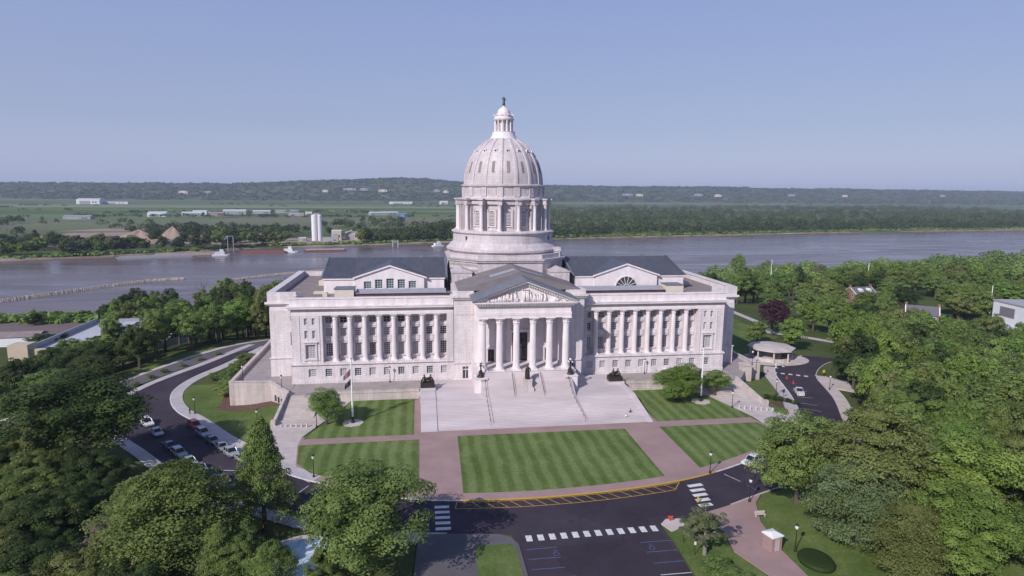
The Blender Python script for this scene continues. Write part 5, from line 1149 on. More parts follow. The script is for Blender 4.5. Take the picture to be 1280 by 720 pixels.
b=MB(); b.box(-.3,45.3,-60.3,.3,16.2,16.7); b.build('roof_edge',M['greywall'],e)
b=MB(); b.box(-3,45,-63,.0,4.6,7.2); b.build('middle_ledge',M['greywall'],e)
b=MB(); b.box(-2.2,45,-62,-.4,-2,4.6); b.build('ground_storey',M['penthouse'],e)
for k in range(3): b=MB(); y=-4-k*16; b.box(-.15,-.02,y-8,y,10.6,14.6); o=b.build('window',M['tin'],e); b=MB(); b.box(-.2,-.16,y-7.8,y-.2,10.8,14.4); b.build('pane',M['glassmid'],o)
for k in range(6): b=MB(); y=-3-k*6; b.box(-2.35,-2.22,y-1.3,y,1,3.6); b.build('low_window',M['glass'],e)
# parking garage left
e=empty('parking_garage',(-160,76,0),R(0),'long tan parking garage with open pale roof deck left of the river trees','garage')
def gb(b,n,m): b.v=[(x+160,y-76,z) for x,y,z in b.v]; return b.build(n,m,e)
GP=[(-166,77),(-124,79.2),(-130,134),(-167,128)]
b=MB(); b.prism(GP,-16,[-6.4]*4); gb(b,'parking_deck',M['deck'])
def gwall(b,a,c,z0,z1,t=.25):
    d=Vector((c[0]-a[0],c[1]-a[1])).normalized(); n=Vector((-d.y,d.x))*t; b.prism([(a[0]-n.x,a[1]-n.y),(c[0]-n.x,c[1]-n.y),(c[0]+n.x,c[1]+n.y),(a[0]+n.x,a[1]+n.y)],z0,z1)
b=MB(); gwall(b,(-166,76.6),(-124,78.8),-7.6,-5.2,.4); gwall(b,(-166,76.6),(-124,78.8),-14,-9.0,.4); b.prism([(-172,74.5),(-165.6,74.8),(-165.6,80.5),(-172,80.2)],-15,-3.4); gb(b,'tan_wall',M['tanwall'])
for a,c in((-164.5,-152),(-151,-138.5),(-137.5,-125.2)):
    b=MB(); zz_=76.6+(a+166)/58*3; b.box(a,c,zz_+.1,zz_+.3,-9.0,-7.6); gb(b,'opening',M['glass'])
for a in(-165.6,-151.5,-138,-125): b=MB(); zz_=76.6+(a+166)/58*3; b.box(a,a+1.1,zz_-.3,zz_+.5,-9.0,-7.6); gb(b,'pier',M['tanwall'])
b=MB(); gwall(b,(-166.5,77),(-167.4,128),-6.4,-4.4); gwall(b,(-167,128.3),(-130,134.3),-6.4,-5.2); gb(b,'deck_parapet',M['tin'])
e2=car(-146,120,R(170),'suv','blue','dark blue car parked on the pale garage roof',zz=-6.35)
e=empty('cooling_plant',(-150,44,-12.5),R(-6),'brown service block with rows of white cooling units on its roof','plant')
b=MB(); b.box(-18,9,-5,8,-3,5.2); b.build('wall',M['aggregate'],e)
b=MB(); 
for k in range(30): b.box(-17.6+k*.88,-17.3+k*.88,-5.12,-5.0,.2,5.1)
b.build('ribbing',M['tin'],e)
for j in range(2):
    for k in range(9): b=MB(); x=-17+k*2.85; y=-4+j*6; b.box(x,x+2.2,y,y+4.4,5.2,6.7); b.lathe([(.8,6.7),(.8,7.0),(.5,7.0)],x+1.1,y+1.3,10); b.lathe([(.8,6.7),(.8,7.0),(.5,7.0)],x+1.1,y+3.2,10); b.build('cooling_unit',M['whiteroof'],e)
strip('rail_yard',[(-330,150),(-240,168),(-172,182)],[(-330,215),(-240,212),(-172,214)],.3,M['rail'],nac=10,n=40)
strip('service_road',[(-330,100),(-200,95),(-168,60),(-150,-14)],[(-330,112),(-206,108),(-176,66),(-158,-20)],.2,M['oldasphalt'],nac=6,n=60)
b=MB(); b.box(-18,18,-5,5,-2,5); o=b.build('wall',M['whitewall']); e=empty('low_warehouse',(-215,140,hz(-215,140)),R(4),'low pale warehouse behind the dark bush at the left border','warehouse'); o.parent=e
b=MB(); b.add([(-18.5,-5.5,5),(18.5,-5.5,5),(18.5,0,6.6),(-18.5,0,6.6),(18.5,5.5,5),(-18.5,5.5,5)],[(0,1,2,3),(3,2,4,5)]); b.build('roof',M['membrane'],e)
# ------------------------------------------------------------ far bank
def sheet(name,poly,z,m,k='structure'):
    b=MB(); b.add([(x,y,z) for x,y in poly],[tuple(range(len(poly)))]); return kind(b.build(name,m),k)
sheet('sand_yard',[(-548,735),(-560,811),(-600,960),(-500,985),(-361,854),(-295,815),(-200,845),(-125,850),(-95,790),(-165,735),(-240,725),(-374,742),(-461,708)],-22.50,M['sand'])
sheet('sand_flat',[(-640,1000),(-600,1080),(-470,1070),(-520,1000)],-22.49,M['sand'])
def heap(x,y,r,H,label):
    b=MB(); n=28; vs=[];fs=[]; g=np.random.default_rng(int(abs(x)))
    for j in range(7):
        t=j/6; rr=r*(1-t)**.9
        for k in range(n): a=2*math.pi*k/n; q=rr*(1+.18*math.sin(2*a+x)+.08*math.sin(5*a)); vs.append((q*math.cos(a)*1.35,q*math.sin(a),H*t*(1-.1*math.sin(3*a))))
    for j in range(6):
        for k in range(n): fs.append((j*n+k,j*n+(k+1)%n,(j+1)*n+(k+1)%n,(j+1)*n+k))
    b.add(vs,fs); tag(b.build('sand_heap',M['sand'],smooth=True,loc=(x,y,-22.6)),label,'sand heap','sand heaps on the far bank')
for x,y,r,H,l in[(-485,730,26,9,'broad pale sand heap nearest the water on the far bank'),(-420,790,28,15,'tall rounded sand heap between the bank trees'),(-385,815,20,18,'steepest reddish sand heap on the far bank'),(-325,850,24,9,'long low sand heap right of the steep one'),(-540,800,30,8,'flat brown sand heap farthest left'),(-270,835,20,8,'small sand heap right of the conveyor'),(-350,880,26,9,'sand heap behind the scrubby bank trees')]: heap(x,y,r,H,l)
# banks
M['mud']=mat('muddy_bank',(.16,.105,.085),.95,.2,.05,c2=(.30,.24,.20))
for A,nm,o0,o1,m_,dz in((list(zip(FSX[1:-1],FSY[1:-1])),'far_bank',-9,6,M['mud'],.25),):
    P=smooth(A,1); strip(nm,offs(P,o0),offs(P,o1),dz,m_,nac=5,n=260)
def rockline(name,P,wd,hh,seed):
    g=np.random.default_rng(seed); P=resample(smooth(P,2),420); b=MB(); n=len(P)
    T=np.gradient(P,axis=0);T/=np.linalg.norm(T,axis=1)[:,None];Nn=np.stack([-T[:,1],T[:,0]],1); vs=[]
    for i in range(n):
        for q,z in((-1,-1.5),(-.6,.2),(-.25,hh),(.25,hh*.9),(.6,.2),(1,-1.5)):
            p=P[i]+Nn[i]*q*wd*(1+g.normal(0,.12)); vs.append((p[0],p[1],-25+z+g.normal(0,.14)))
    b.add(vs,[(6*i+j,6*i+j+1,6*i+7+j,6*i+6+j) for i in range(n-1) for j in range(5)]); return b.build(name,M['rock'])
tag(rockline('rock_jetty',[(-330,270),(-314,290),(-309.6,299.4),(-293,324.5),(-276,357),(-255,390),(-240,400),(-228,404)],3.6,1.7,1),'long curved jetty of pale rock reaching into the river','jetty')
tag(rockline('rock_jetty',[(-190,390),(-172,410),(-154,428.7),(-138,440),(-100,470)],2.6,1.3,2),'short straight jetty of rock behind the left wing','jetty')
tag(rockline('rock_spit',[(470,425),(476,450),(486,470),(500,480)],5,1.2,3),'brown rock spit at the right riverside trees','spit')
# silo
e=empty('silo',(-177,790,-22.6),0,'tall white twin cylinder silo on the far bank','silo')
for x,m_ in((-3.6,M['whitewall']),(3.6,M['whitewall'])): b=MB(); b.lathe([(4.0,0),(4.0,37),(3.8,37.6),(.5,38.6)],x,0,20); b.build('cylinder',m_,e)
b=MB(); b.box(-1.0,1.0,-4.4,-3.2,0,39.5); b.build('ladder_shaft',M['greywall'],e); b=MB(); b.box(-4,4,-1,1,38.2,40.2); b.build('head_house',M['tin'],e)
def shed(x,y,w_,d,hh,m1,m2,label,cat='building',rz=0,gable=.12,name='shed'):
    e=empty(name,(x,y,-22.6),R(rz),label,cat); b=MB(); b.box(-w_/2,w_/2,-d/2,d/2,0,hh); b.build('wall',m1,e)
    b=MB(); r=d*gable; b.add([(-w_/2-.3,-d/2-.3,hh),(w_/2+.3,-d/2-.3,hh),(w_/2+.3,0,hh+r),(-w_/2-.3,0,hh+r),(w_/2+.3,d/2+.3,hh),(-w_/2-.3,d/2+.3,hh)],[(0,1,2,3),(3,2,4,5),(0,3,5),(1,4,2)]); b.build('roof',m2,e)
    b=MB(); 
    b.box(-w_*.36,w_*.1,-d/2-.25,-d/2-.02,0,hh*.72); b.build('door',M['tin'] if m1 is not M['tin'] else M['greywall'],e)
    for q in(.22,.34): b=MB(); b.box(w_*q-w_*.035,w_*q+w_*.035,-d/2-.22,-d/2-.02,hh*.3,hh*.6); b.build('window',M['glass'],e)
    return e
shed(-150,800,14,12,14,M['tanwall'],M['whiteroof'],'tan plant building right beside the white silo'); shed(-128,812,20,12,11,M['tanwall'],M['tin'],'wide tan plant building right of the silo')
shed(-155,770,22,8,6,M['greywall'],M['tin'],'low grey plant shed below the tan buildings'); shed(-196,780,10,8,5,M['tin'],M['whiteroof'],'small grey shed left of the white silo')
b=MB(); b.tube([(-160,800,-22),(-128,805,-8)],1.2,6); tag(b.build('conveyor',M['tin']),'sloping grey conveyor at the silo plant','conveyor')
b=MB(); b.tube([(-286,700,-21),(-262,650,-6)],1.0,6); b.tube([(-262,650,-25),(-262,650,-6)],.5,6); b.tube([(-256,652,-25),(-256,652,-6)],.5,6); b.tube([(-262,650,-6),(-256,652,-6)],.5,6); tag(b.build('loading_gantry',M['tin']),'metal loading gantry at the water by the long sand barge','gantry')
def barge(x0,y0,x1,y1,w_,m_,label,cargo=None):
    c=((x0+x1)/2,(y0+y1)/2); Ln=math.hypot(x1-x0,y1-y0); e=empty('barge',(c[0],c[1],-25),hd(x1-x0,y1-y0),label,'barge')
    b=MB(); b.yprof(-w_/2,w_/2,[(-Ln/2,2.0),(-Ln/2+3,-.6),(Ln/2-3,-.6),(Ln/2,2.0)]); b.build('hull',m_,e); b=MB(); b.box(-Ln/2+3,Ln/2-3,-w_/2+1.2,w_/2-1.2,2.0,3.0); b.build('cargo_hold',cargo or m_,e)
barge(-243,632,-189,634,9,M['rust'],'rusty red barge moored left of the silo'); barge(-172,646,-120,656,10,M['rust'],'red barge moored below the silo plant',M['greywall'])
barge(-354,566,-283,593,9,M['tin'],'long grey barge at the sandy left bank'); barge(-330,606,-262,620,9,M['rock'],'flat barge loaded with sand beside the gantry',M['sand'])
def tug(x,y,rz,label):
    e=empty('towboat',(x,y,-25),R(rz),label,'boat'); b=MB(); b.prism([(-9,-3),(7,-3),(10,-1.5),(10,1.5),(7,3),(-9,3)],-.3,1.6); b.build('hull',M['whitewall'],e)
    b=MB(); b.box(-6,4,-2.2,2.2,1.6,4.6); b.build('deckhouse',M['whitewall'],e); b=MB(); b.box(-1,3,-1.6,1.6,4.6,7.4); b.build('wheelhouse',M['white'],e); b=MB(); b.box(-1.05,3.05,-1.5,1.5,5.7,6.8); b.build('windows',M['glass'],e); b=MB(); b.lathe([(.12,7.4),(.08,10)],n=6); b.build('mast',M['white'],e)
tug(-256,600,20,'small white towboat at the end of the flat sand barge'); tug(-187,637,5,'small white towboat at the end of the rusty barge'); tug(-2,716,30,'white towboat tied up by the wood left of the dome')
e=empty('mooring_dolphin',(-60,712,-25),0,'pair of grey mooring piles standing in the water left of the dome','mooring')
for x in(-4,3): b=MB(); b.lathe([(1.0,-3),(1.0,9)],x,0,8); b.build('pile',M['tin'],e)
b=MB(); b.box(-4,3,-.5,.5,6,7); b.build('crossbeam',M['tin'],e)
for i,a in enumerate([(-709,1612,44,40,10,'whitewall','whiteroof','white hangar with grey door farthest left'),(-635,1645,50,36,9,'greywall','whiteroof','pale grey hangar right of the white one'),(-585,1680,40,30,8,'brick','tin','brown brick block between the airfield hangars'),(-560,1770,62,40,11,'greywall','whiteroof','wide white roofed hangar in the airfield row'),(-500,1830,50,34,8,'tin','whiteroof','long pale hangar behind the wide white one'),(-640,1720,36,26,11,'whitewall','whiteroof','white domed looking hangar behind the grey one'),(-440,1900,70,30,8,'greywall','tin','low grey airfield shed in the middle distance'),(-372,1680,40,22,7,'tanwall','tin','low tan building left of the silo'),(-345,1720,18,18,9,'whitewall','whiteroof','small white block beside the low tan building'),(-820,1445,56,30,7,'tin','tin','low grey metal shed behind the left trees'),(-1480,2890,90,60,20,'whitewall','whiteroof','tall white terminal building far left'),(-1400,2930,120,40,9,'whitewall','tin','low white annex right of the terminal'),(-135,1760,84,30,8,'tin','whiteroof','long white roofed hangar left of the dome'),(-130,3300,120,30,10,'whitewall','whiteroof','distant white barn row below the hills left of the dome'),(100,3300,40,30,16,'whitewall','whiteroof','small white shed standing alone near the dome'),(780,3900,70,30,12,'whitewall','whiteroof','distant white barn on the fields right of the dome')]):
    shed(*a[:5],M[a[5]],M[a[6]],a[7],'hangar' if i<7 or i==12 else 'building',rz=8 if i!=12 else 22,name='hangar' if i<7 or i==12 else 'shed',gable=.08)
shed(-76,1650,22,26,9,carpaint('blue_sheet_metal',(.06,.2,.6)),M['tin'],'bright blue shed at the end of the long hangar',rz=10,gable=.05)
for i,(x,z,w_) in enumerate([(q[0],q[1],q[2]*.36) for q in [(-530,75,130),(-295,66,90),(94,69,70),(160,62,60),(1580,53,120),(1680,50,80),(2184,55,100),(2356,50,80),(3024,60,80),(3532,58,60),(4513,66,60),(-1657,42,90),(-1493,44,70),(-700,60,60),(-430,74,80)]]):
    y=4700+.06*max(x,0); b=MB(); b.box(-w_/2,w_/2,-12,12,-14,3+i%4); b.box(-w_*.9,-w_*.6,-14,-2,-14,1+i%3); b.box(w_*.65,w_*.95,-14,-4,-14,2); o=b.build('hillside_building',M['penthouse' if i%2 else 'tin'],loc=(x,y-170,z-15)); tag(o,'pale building standing out on the wooded hills','building','pale buildings on the far hills')
for i,a in enumerate([([(553,2350),(2200,2500),(2700,2750),(811,2600)],(.20,.19,.10)),([(700,3000),(3200,3300),(4200,3800),(900,3500)],(.08,.115,.06)),([(800,3600),(2600,3950),(2700,4150),(850,3900)],(.19,.17,.13)),([(-1500,2350),(250,2500),(260,2720),(-1600,2560)],(.18,.22,.10)),([(-2100,3100),(200,3500),(240,3900),(-2200,3500)],(.07,.11,.045)),([(-1100,1250),(-560,1400),(-480,1900),(-1150,1700)],(.10,.15,.05)),([(-900,1950),(150,2050),(140,2200),(-950,2100)],(.15,.19,.08)),([(-1900,2600),(300,2850),(290,2920),(-1900,2680)],(.26,.24,.20))]):
    sheet('farm_field',a[0],-22.45+.01*i,mat('field_%d'%i,a[1],.95,.15,.004,detail=6))
# ------------------------------------------------------------ masses of far trees (one object each)
def wood(name,pts,hs_,rs,ncard,leaf,seed,label,cs=1.55):
    g=np.random.default_rng(seed); n=len(pts); ti=np.repeat(np.arange(n),ncard); e=unit(g.normal(size=(n*ncard,3))); e[:,2]=np.abs(e[:,2])*1.0-.15
    q=g.uniform(.7,1.05,n*ncard)
    lob=1+.22*np.sin(e[:,0]*5+ti)+.15*np.sin(e[:,1]*7+ti*2)
    P=np.stack([pts[ti,0]+e[:,0]*rs[ti]*q*lob,pts[ti,1]+e[:,1]*rs[ti]*q*lob,pts[ti,2]+hs_[ti]*.42+e[:,2]*hs_[ti]*.58*q],1)
    Nn=unit(e+g.normal(0,.35,e.shape)+np.array([0,0,.2])); sh=np.clip((.45*g.normal(size=n)+.5)[ti]*.9+.35*vnoise(pts[ti,0],pts[ti,1],90,3)+g.uniform(-.1,.2,n*ncard),0,1)
    me=leaf_mesh(name,P,Nn,cs,sh,LM[leaf]); 
    o=bpy.data.objects.new(name,me); col.objects.link(o); kind(o,'stuff'); o['label']=label; return o
g=np.random.default_rng(11)
def scat(n,fx,fy): return np.stack([fx(g,n),fy(g,n)],1)
NN=4200; xx=g.uniform(-40,2600,NN); fsy=np.interp(xx,FSX,FSY); dd=g.uniform(0,1,NN)**1.6; mx=np.interp(xx,[-40,60,200,300,2600],[170,260,1250,1450,1700]); yy=fsy+22+dd*mx
yy=np.where(g.uniform(0,1,NN)<.22,fsy+g.uniform(18,50,NN),yy)
pts=np.stack([xx,yy,np.full_like(xx,-22.6)],1); hs_=g.uniform(15,28,NN)*(1+.3*vnoise(xx,yy,120,9)); hs_=np.where(yy-fsy<40,hs_*.75,hs_); rs=g.uniform(6.5,12.5,NN)*(1+dd*.6)
wood('riverside_forest',pts,hs_,rs,60,'forest',21,'dense forest belt along the far river bank')
n=700; xx=np.r_[g.uniform(-110,0,250),g.uniform(-2600,-760,450)]; fsy=np.interp(xx,FSX,FSY); yy=fsy+18+g.uniform(0,1,n)*np.where(xx>-200,120,700); pts=np.stack([xx,yy,np.full(n,-22.6)],1)
wood('riverside_wood',pts,g.uniform(10,18,n),g.uniform(5,9,n),55,'dark',22,'dark riverside wood on the far left bank')
for k_,(xa,xb_,ya,yb,n,lfm) in enumerate([(-980,-560,800,1330,190,'dark'),(-500,-215,880,1120,130,'forest'),(-700,-420,640,720,60,'dark'),(-240,-60,1050,1330,90,'forest')]):
    xx=g.uniform(xa,xb_,n); yy=g.uniform(ya,yb,n); keep=vnoise(xx,yy,110,40+k_)>-.25; xx=xx[keep]; yy=yy[keep]; yy=np.maximum(yy,np.interp(xx,FSX,FSY)+16); n=len(xx)
    wood('riverside_wood',np.stack([xx,yy,np.full(n,-22.6)],1),g.uniform(11,20,n),g.uniform(6,11,n),90,lfm,50+k_,'ragged tree clumps beyond the sand yard on the far left bank')
n=420; t_=g.integers(0,9,n); xx=g.uniform(-2300,300,n); yy=1380+t_*270+.12*xx+g.uniform(-8,8,n); keep=vnoise(xx,yy,300,77)>.05; xx=xx[keep];yy=yy[keep];n=len(xx); wood('field_hedges',np.stack([xx,yy,np.full(n,-22.6)],1),g.uniform(4,10,n),g.uniform(8,18,n),24,'dark',60,'broken hedge lines between the far fields',2.4)
n=900; xx=g.uniform(-560,1500,n); fsy=np.interp(xx,FSX,FSY); yy=fsy+g.uniform(9,26,n); pts=np.stack([xx,yy,np.full(n,-23)],1); wood('bank_scrub',pts,g.uniform(1.5,4.5,n),g.uniform(3,6,n),26,'bright',23,'low bright scrub along the far bank')
NT=8000; xx=g.uniform(-3600,7500,NT); yy=4150+140*np.sin(xx/900)+.06*np.maximum(xx,0)+g.uniform(0,1,NT)**.8*1750
ix=np.clip(((xx+9500)/38).astype(int),0,len(hx)-1); iy_=np.clip(((yy-3700)/45).astype(int),0,59); wood('hillside_trees',np.stack([xx,yy,HZ[iy_,ix]-4],1),g.uniform(9,26,NT),g.uniform(14,44,NT),15,'forest',29,'woods covering the hills beyond the plain',9.)
n=800; xx=g.uniform(-2600,5000,n); yy=4050+140*np.sin(xx/900)+.06*np.maximum(xx,0)+g.uniform(-90,60,n); pts=np.stack([xx,yy,np.full(n,-22.6)],1); wood('hill_foot_trees',pts,g.uniform(16,30,n),g.uniform(25,55,n),26,'dark',24,'tree line along the foot of the hills')
n=220; xx=g.uniform(-900,-150,n); yy=1950+g.uniform(-60,60,n)+.12*xx; k_=g.uniform(0,1,n)<.5; yy=np.where(k_,yy,1560+g.uniform(-25,25,n)); pts=np.stack([xx,yy,np.full(n,-22.6)],1); wood('airfield_trees',pts,g.uniform(7,13,n),g.uniform(6,12,n),30,'dark',25,'scattered tree clumps round the airfield')
n=330; xx=g.uniform(215,520,n*3); yy=g.uniform(215,500,n*3); ok=(yy<np.interp(xx,NSX,NSY)-9)&((xx+26)/(yy+165)<1.22); xx=xx[ok][:n];yy=yy[ok][:n]; n=len(xx)
wood('riverside_wood',np.stack([xx,yy,h(xx,yy)],1),g.uniform(11,18,n),g.uniform(5.5,9,n),420,'green',31,'dense riverside wood on the near bank at right',.75)
n=500; t_=g.uniform(0,1,n); xx=500+t_*1000; yy=np.interp(xx,NSX,NSY)-g.uniform(10,140,n); ok=yy>200; xx=xx[ok];yy=yy[ok]; n=len(xx)
wood('riverside_wood',np.stack([xx,yy,np.full(n,-22.8)],1),g.uniform(11,18,n),g.uniform(7,12,n),130,'green',32,'wooded near bank of the river at the far right',1.3)
# near-bank scrub left
n=170; xx=g.uniform(-330,-130,n); yy=np.interp(xx,NSX,NSY)-g.uniform(8,26,n); pts=np.stack([xx,yy,np.full(n,-22.8)],1); wood('near_bank_scrub',pts,g.uniform(2,5,n),g.uniform(2.5,5,n),60,'bright',26,'bright scrub along the near bank at left')
# far bank individual trees
G='loose trees on the far left bank'
rr_=random.Random(5)
def fsy_(x): return float(np.interp(x,FSX,FSY))
for i in range(210):
    u=rr_.uniform(0,1); x=-620+u*520; d=rr_.uniform(12,50) if rr_.random()<.6 else rr_.uniform(60,190)
    if x>-520 and x<-210 and 30<d<150 and rr_.random()<.45: continue
    if -205<x<-110 and d<110: continue
    tree(x,fsy_(x)+d,rr_.uniform(14,23),rr_.uniform(7,12),'round' if rr_.random()<.6 else 'oval',rr_.choice(['dark','dark','green','grey','forest']),'far','leafy tree on the far left bank round the sand yard',G,parts=False,name='bank_tree')
# ------------------------------------------------------------ named near trees
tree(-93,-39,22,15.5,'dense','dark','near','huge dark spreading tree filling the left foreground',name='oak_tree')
tree(-61,-77,16,10.5,'feather','green','near','wide feathery green tree in the lower left, right of the huge dark one',name='pine_tree')
tree(-50.6,-70.2,19,6.0,'cone','green','near','slender ragged evergreen standing over the left drive',name='evergreen_tree')
tree(-33.4,-83.2,16.5,11.4,'dense','green','near','large fluffy green tree below the left lawn',name='oak_tree')
tree(-47.6,-25.9,9.2,5.8,'dense','green','near','round tree on the left lawn beside the flagpole')
tree(38.2,-19.2,10.6,8.0,'dense','bright','near','big dense round tree on the upper right lawn')
tree(50.0,-16.6,7.4,4.6,'dense','green','near','smaller round tree right of the big round lawn tree')
tree(-45.4,-88.2,8.5,3.6,'feather','green','near','narrow bright evergreen in front of the blue fountain',name='evergreen_tree')
tree(-53,-84.0,9.5,4.6,'cone','green','near','bushy evergreen left of the blue fountain',name='evergreen_tree')
tree(-49.8,-83.2,8.5,3.8,'oval','green','near','leafy small tree overhanging the left rim of the blue fountain')
tree(-39.2,-87.6,7,3.2,'oval','green','near','leafy small tree at the right rim of the blue fountain')
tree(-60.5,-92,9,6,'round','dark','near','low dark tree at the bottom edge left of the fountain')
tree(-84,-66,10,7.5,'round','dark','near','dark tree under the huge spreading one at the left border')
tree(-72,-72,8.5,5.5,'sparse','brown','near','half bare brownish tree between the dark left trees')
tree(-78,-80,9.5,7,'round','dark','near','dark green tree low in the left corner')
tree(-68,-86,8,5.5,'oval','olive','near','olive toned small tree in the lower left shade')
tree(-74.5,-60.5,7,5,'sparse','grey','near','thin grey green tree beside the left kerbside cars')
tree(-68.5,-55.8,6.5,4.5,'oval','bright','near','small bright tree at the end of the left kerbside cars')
tree(-88,-88,11,7,'round','dark','near','dark tree in the very lower left corner')
tree(37.2,-73.2,17.5,8.8,'round','green','near','tall layered tree right of the white parked car',name='pine_tree')
tree(43.6,-82.5,20.5,10,'feather','olive','near','yellowish feathery conifer, tallest in the right foreground',name='cypress_tree')
tree(55,-89,18.5,10.5,'dense','bright','near','broad bright green tree in the lower right corner',name='maple_tree')
tree(47,-96,15,7.5,'round','bright','near','bright green tree at the bottom edge right of the bluish one')
tree(58,-101,15,8,'round','green','near','leafy tree at the very bottom right, below the broad bright one')
tree(40.5,-94,11,5.6,'feather','olive','near','short yellowish conifer at the bottom edge',name='cypress_tree')
tree(68,-96,16,8,'round','green','near','leafy tree at the right border beside the broad bright one')
tree(38.8,-85.5,14,7,'feather','blue','near','soft blue green evergreen at the bottom between path and yellowish conifer',name='evergreen_tree')
tree(14.6,-85.6,8.2,4.6,'sparse','grey','near','leaning grey green tree with thin crown on the right verge')
tree(14.0,-92.5,3.6,4.0,'round','green','mid','low green bush under the thin grey tree',name='bush',cat='bush')
tree(16.2,-82.5,5.2,2.8,'round','bright','mid','small bright bush tree by the kerb corner',name='bush',cat='bush')
tree(104,35,13,7,'round','bright','mid','bright leafy tree leaning over the round shelter')
tree(96,44,10,5,'round','green','mid','leafy tree behind the round shelter')
tree(212,137,9,6,'round','green','mid','leafy tree standing right in front of the farther grey roofed house')
tree(110,58,16,7.4,'oval','purple','mid','dark purple leaved tree behind the right wing',name='purple_beech')
tree(-143,93-31,9,6,'round','green','mid','leafy tree left of centre before the tan garage wall'); tree(-136,66,11,6.5,'round','dark','mid','taller dark tree covering the right end of the tan garage')
tree(-151,-2,10,7,'round','dark','mid','round dark tree beside the service road at the left border')
tree(-172,97,9,8,'round','dark','mid','dark bushy tree against the tan garage end')
for x,y,H,Rr,l in[(-196,214,11,6,'taller of two river edge trees above the garage roof'),(-205,216,9,6,'lower of two river edge trees above the garage roof'),(-236,205,7.5,6,'small round tree on the left river edge'),(-180,206,13,6,'river edge tree right of the pale garage roof')]: tree(x,y,H,Rr,'round','dark','mid',l)
tree(-146,236,30,10,'oval','green','mid','tall cottonwood at the river left of the building',name='cottonwood_tree')
tree(-133,230,24,6,'oval','dark','mid','slim dark tree right of the tall cottonwood')
tree(-118,262,26,12,'round','green','mid','broad riverside tree just behind the left wing roof')
b=MB(); b.tube([(0,0,0),(0,0,9),(1,0,16),(2,0,22)],[.6,.45,.25,.08],6)
for k in range(12): a=k*2.4; z0=8+k; b.tube([(.3,0,z0),(math.cos(a)*2.5,math.sin(a)*2.5,z0+3),(math.cos(a)*4,math.sin(a)*4,z0+6.5)],[.22,.12,.04],5)
tag(b.build('bare_tree',M['palebark'],loc=(-152,214,-22)),'leafless grey tree beside the tall cottonwood','tree')
for x,y,H,Rr,l in[(315,330,27,8,'lone slim tree behind the right roof parapet')]: tree(x-75,y,H,Rr,'oval','green','mid',l)
# shrubs
for i,(x,y,s_) in enumerate([(-80.5,14,4),(-82.5,20,4),(-81,27,4.5),(-83,34,3.5),(-79.5,8,3.5),(-82,41,4),(-87,24,2.5)]): tree(x,y,s_,s_*.9,'round','green','mid','green shrub in the bed beside the left bastion','shrubs beside the left bastion',name='shrub',cat='shrub')
for i,(x,y) in enumerate([(-106,31),(-104,36),(-101,42),(-98,49),(-94,55),(-107,24)]): tree(x-.5,y-2.0,1.6,1.5,'round','green','far','low shrub in the planted strip between the two left roads','shrubs between the left roads',name='shrub',cat='shrub')
for i,(x,y) in enumerate([(62.8,-19.5),(64.6,-20),(66.3,-20.4),(68.0,-21),(69.4,-21.8)]): tree(x,y,1.5,1.3,'round','dark','far','low clipped shrub in the hedge on the right slope','hedge shrubs on the right slope',name='shrub',cat='shrub')
b=MB(); b.lathe([(2.3,-.2),(2.4,.5),(2.2,.8),(1.6,.95),(.4,1.0)],n=20); o=b.build('clipped_hedge',LM['dark'],loc=(29.8,-89.5,hz(29,-89))); o.scale=(1,1.2,1); tag(o,'low oval dark hedge on the grass beside the kiosk lamp','hedge')
# ------------------------------------------------------------ scattered woodland, every tree its own object
def near_poly(x,y,P,d):
    P=np.asarray(P); return np.min(np.hypot(P[:,0]-x,P[:,1]-y))<d
NR=resample(NEAR,400); FR=resample(FAR,400); RAs=resample(smooth(RA),200); RBs=resample(smooth(RB),200); PP=resample([(121,130),(119.5,84),(112.5,63),(122,58),(132,50.5)],80)
CAMP=(-26.,-165.5)
placed=[(-92,-38,11),(46,-84,7.5),(56,-90.5,7.5),(36.2,-73.4,6),(36.8,-86,4),(110,58,6)]
def corridor(x,y,t,w_,l_):   # keeps the sight line in front of a house open
    d=np.array([CAMP[0]-t[0],CAMP[1]-t[1]]); d/=np.linalg.norm(d); q=np.array([x-t[0],y-t[1]]); a=q@d; return -4<a<l_ and abs(q[0]*d[1]-q[1]*d[0])<w_
def try_tree(x,y,rmin):
    for px,py,pr_ in placed:
        if (px-x)**2+(py-y)**2<((rmin+pr_)*.62)**2: return False
    return True
def wedge(x,y):   # only where the photograph looks
    a=math.degrees(math.atan2(x-CAMP[0],y-CAMP[1])); return -34.5<a<50.5
cnt=[0,0]
rr_=random.Random(12)
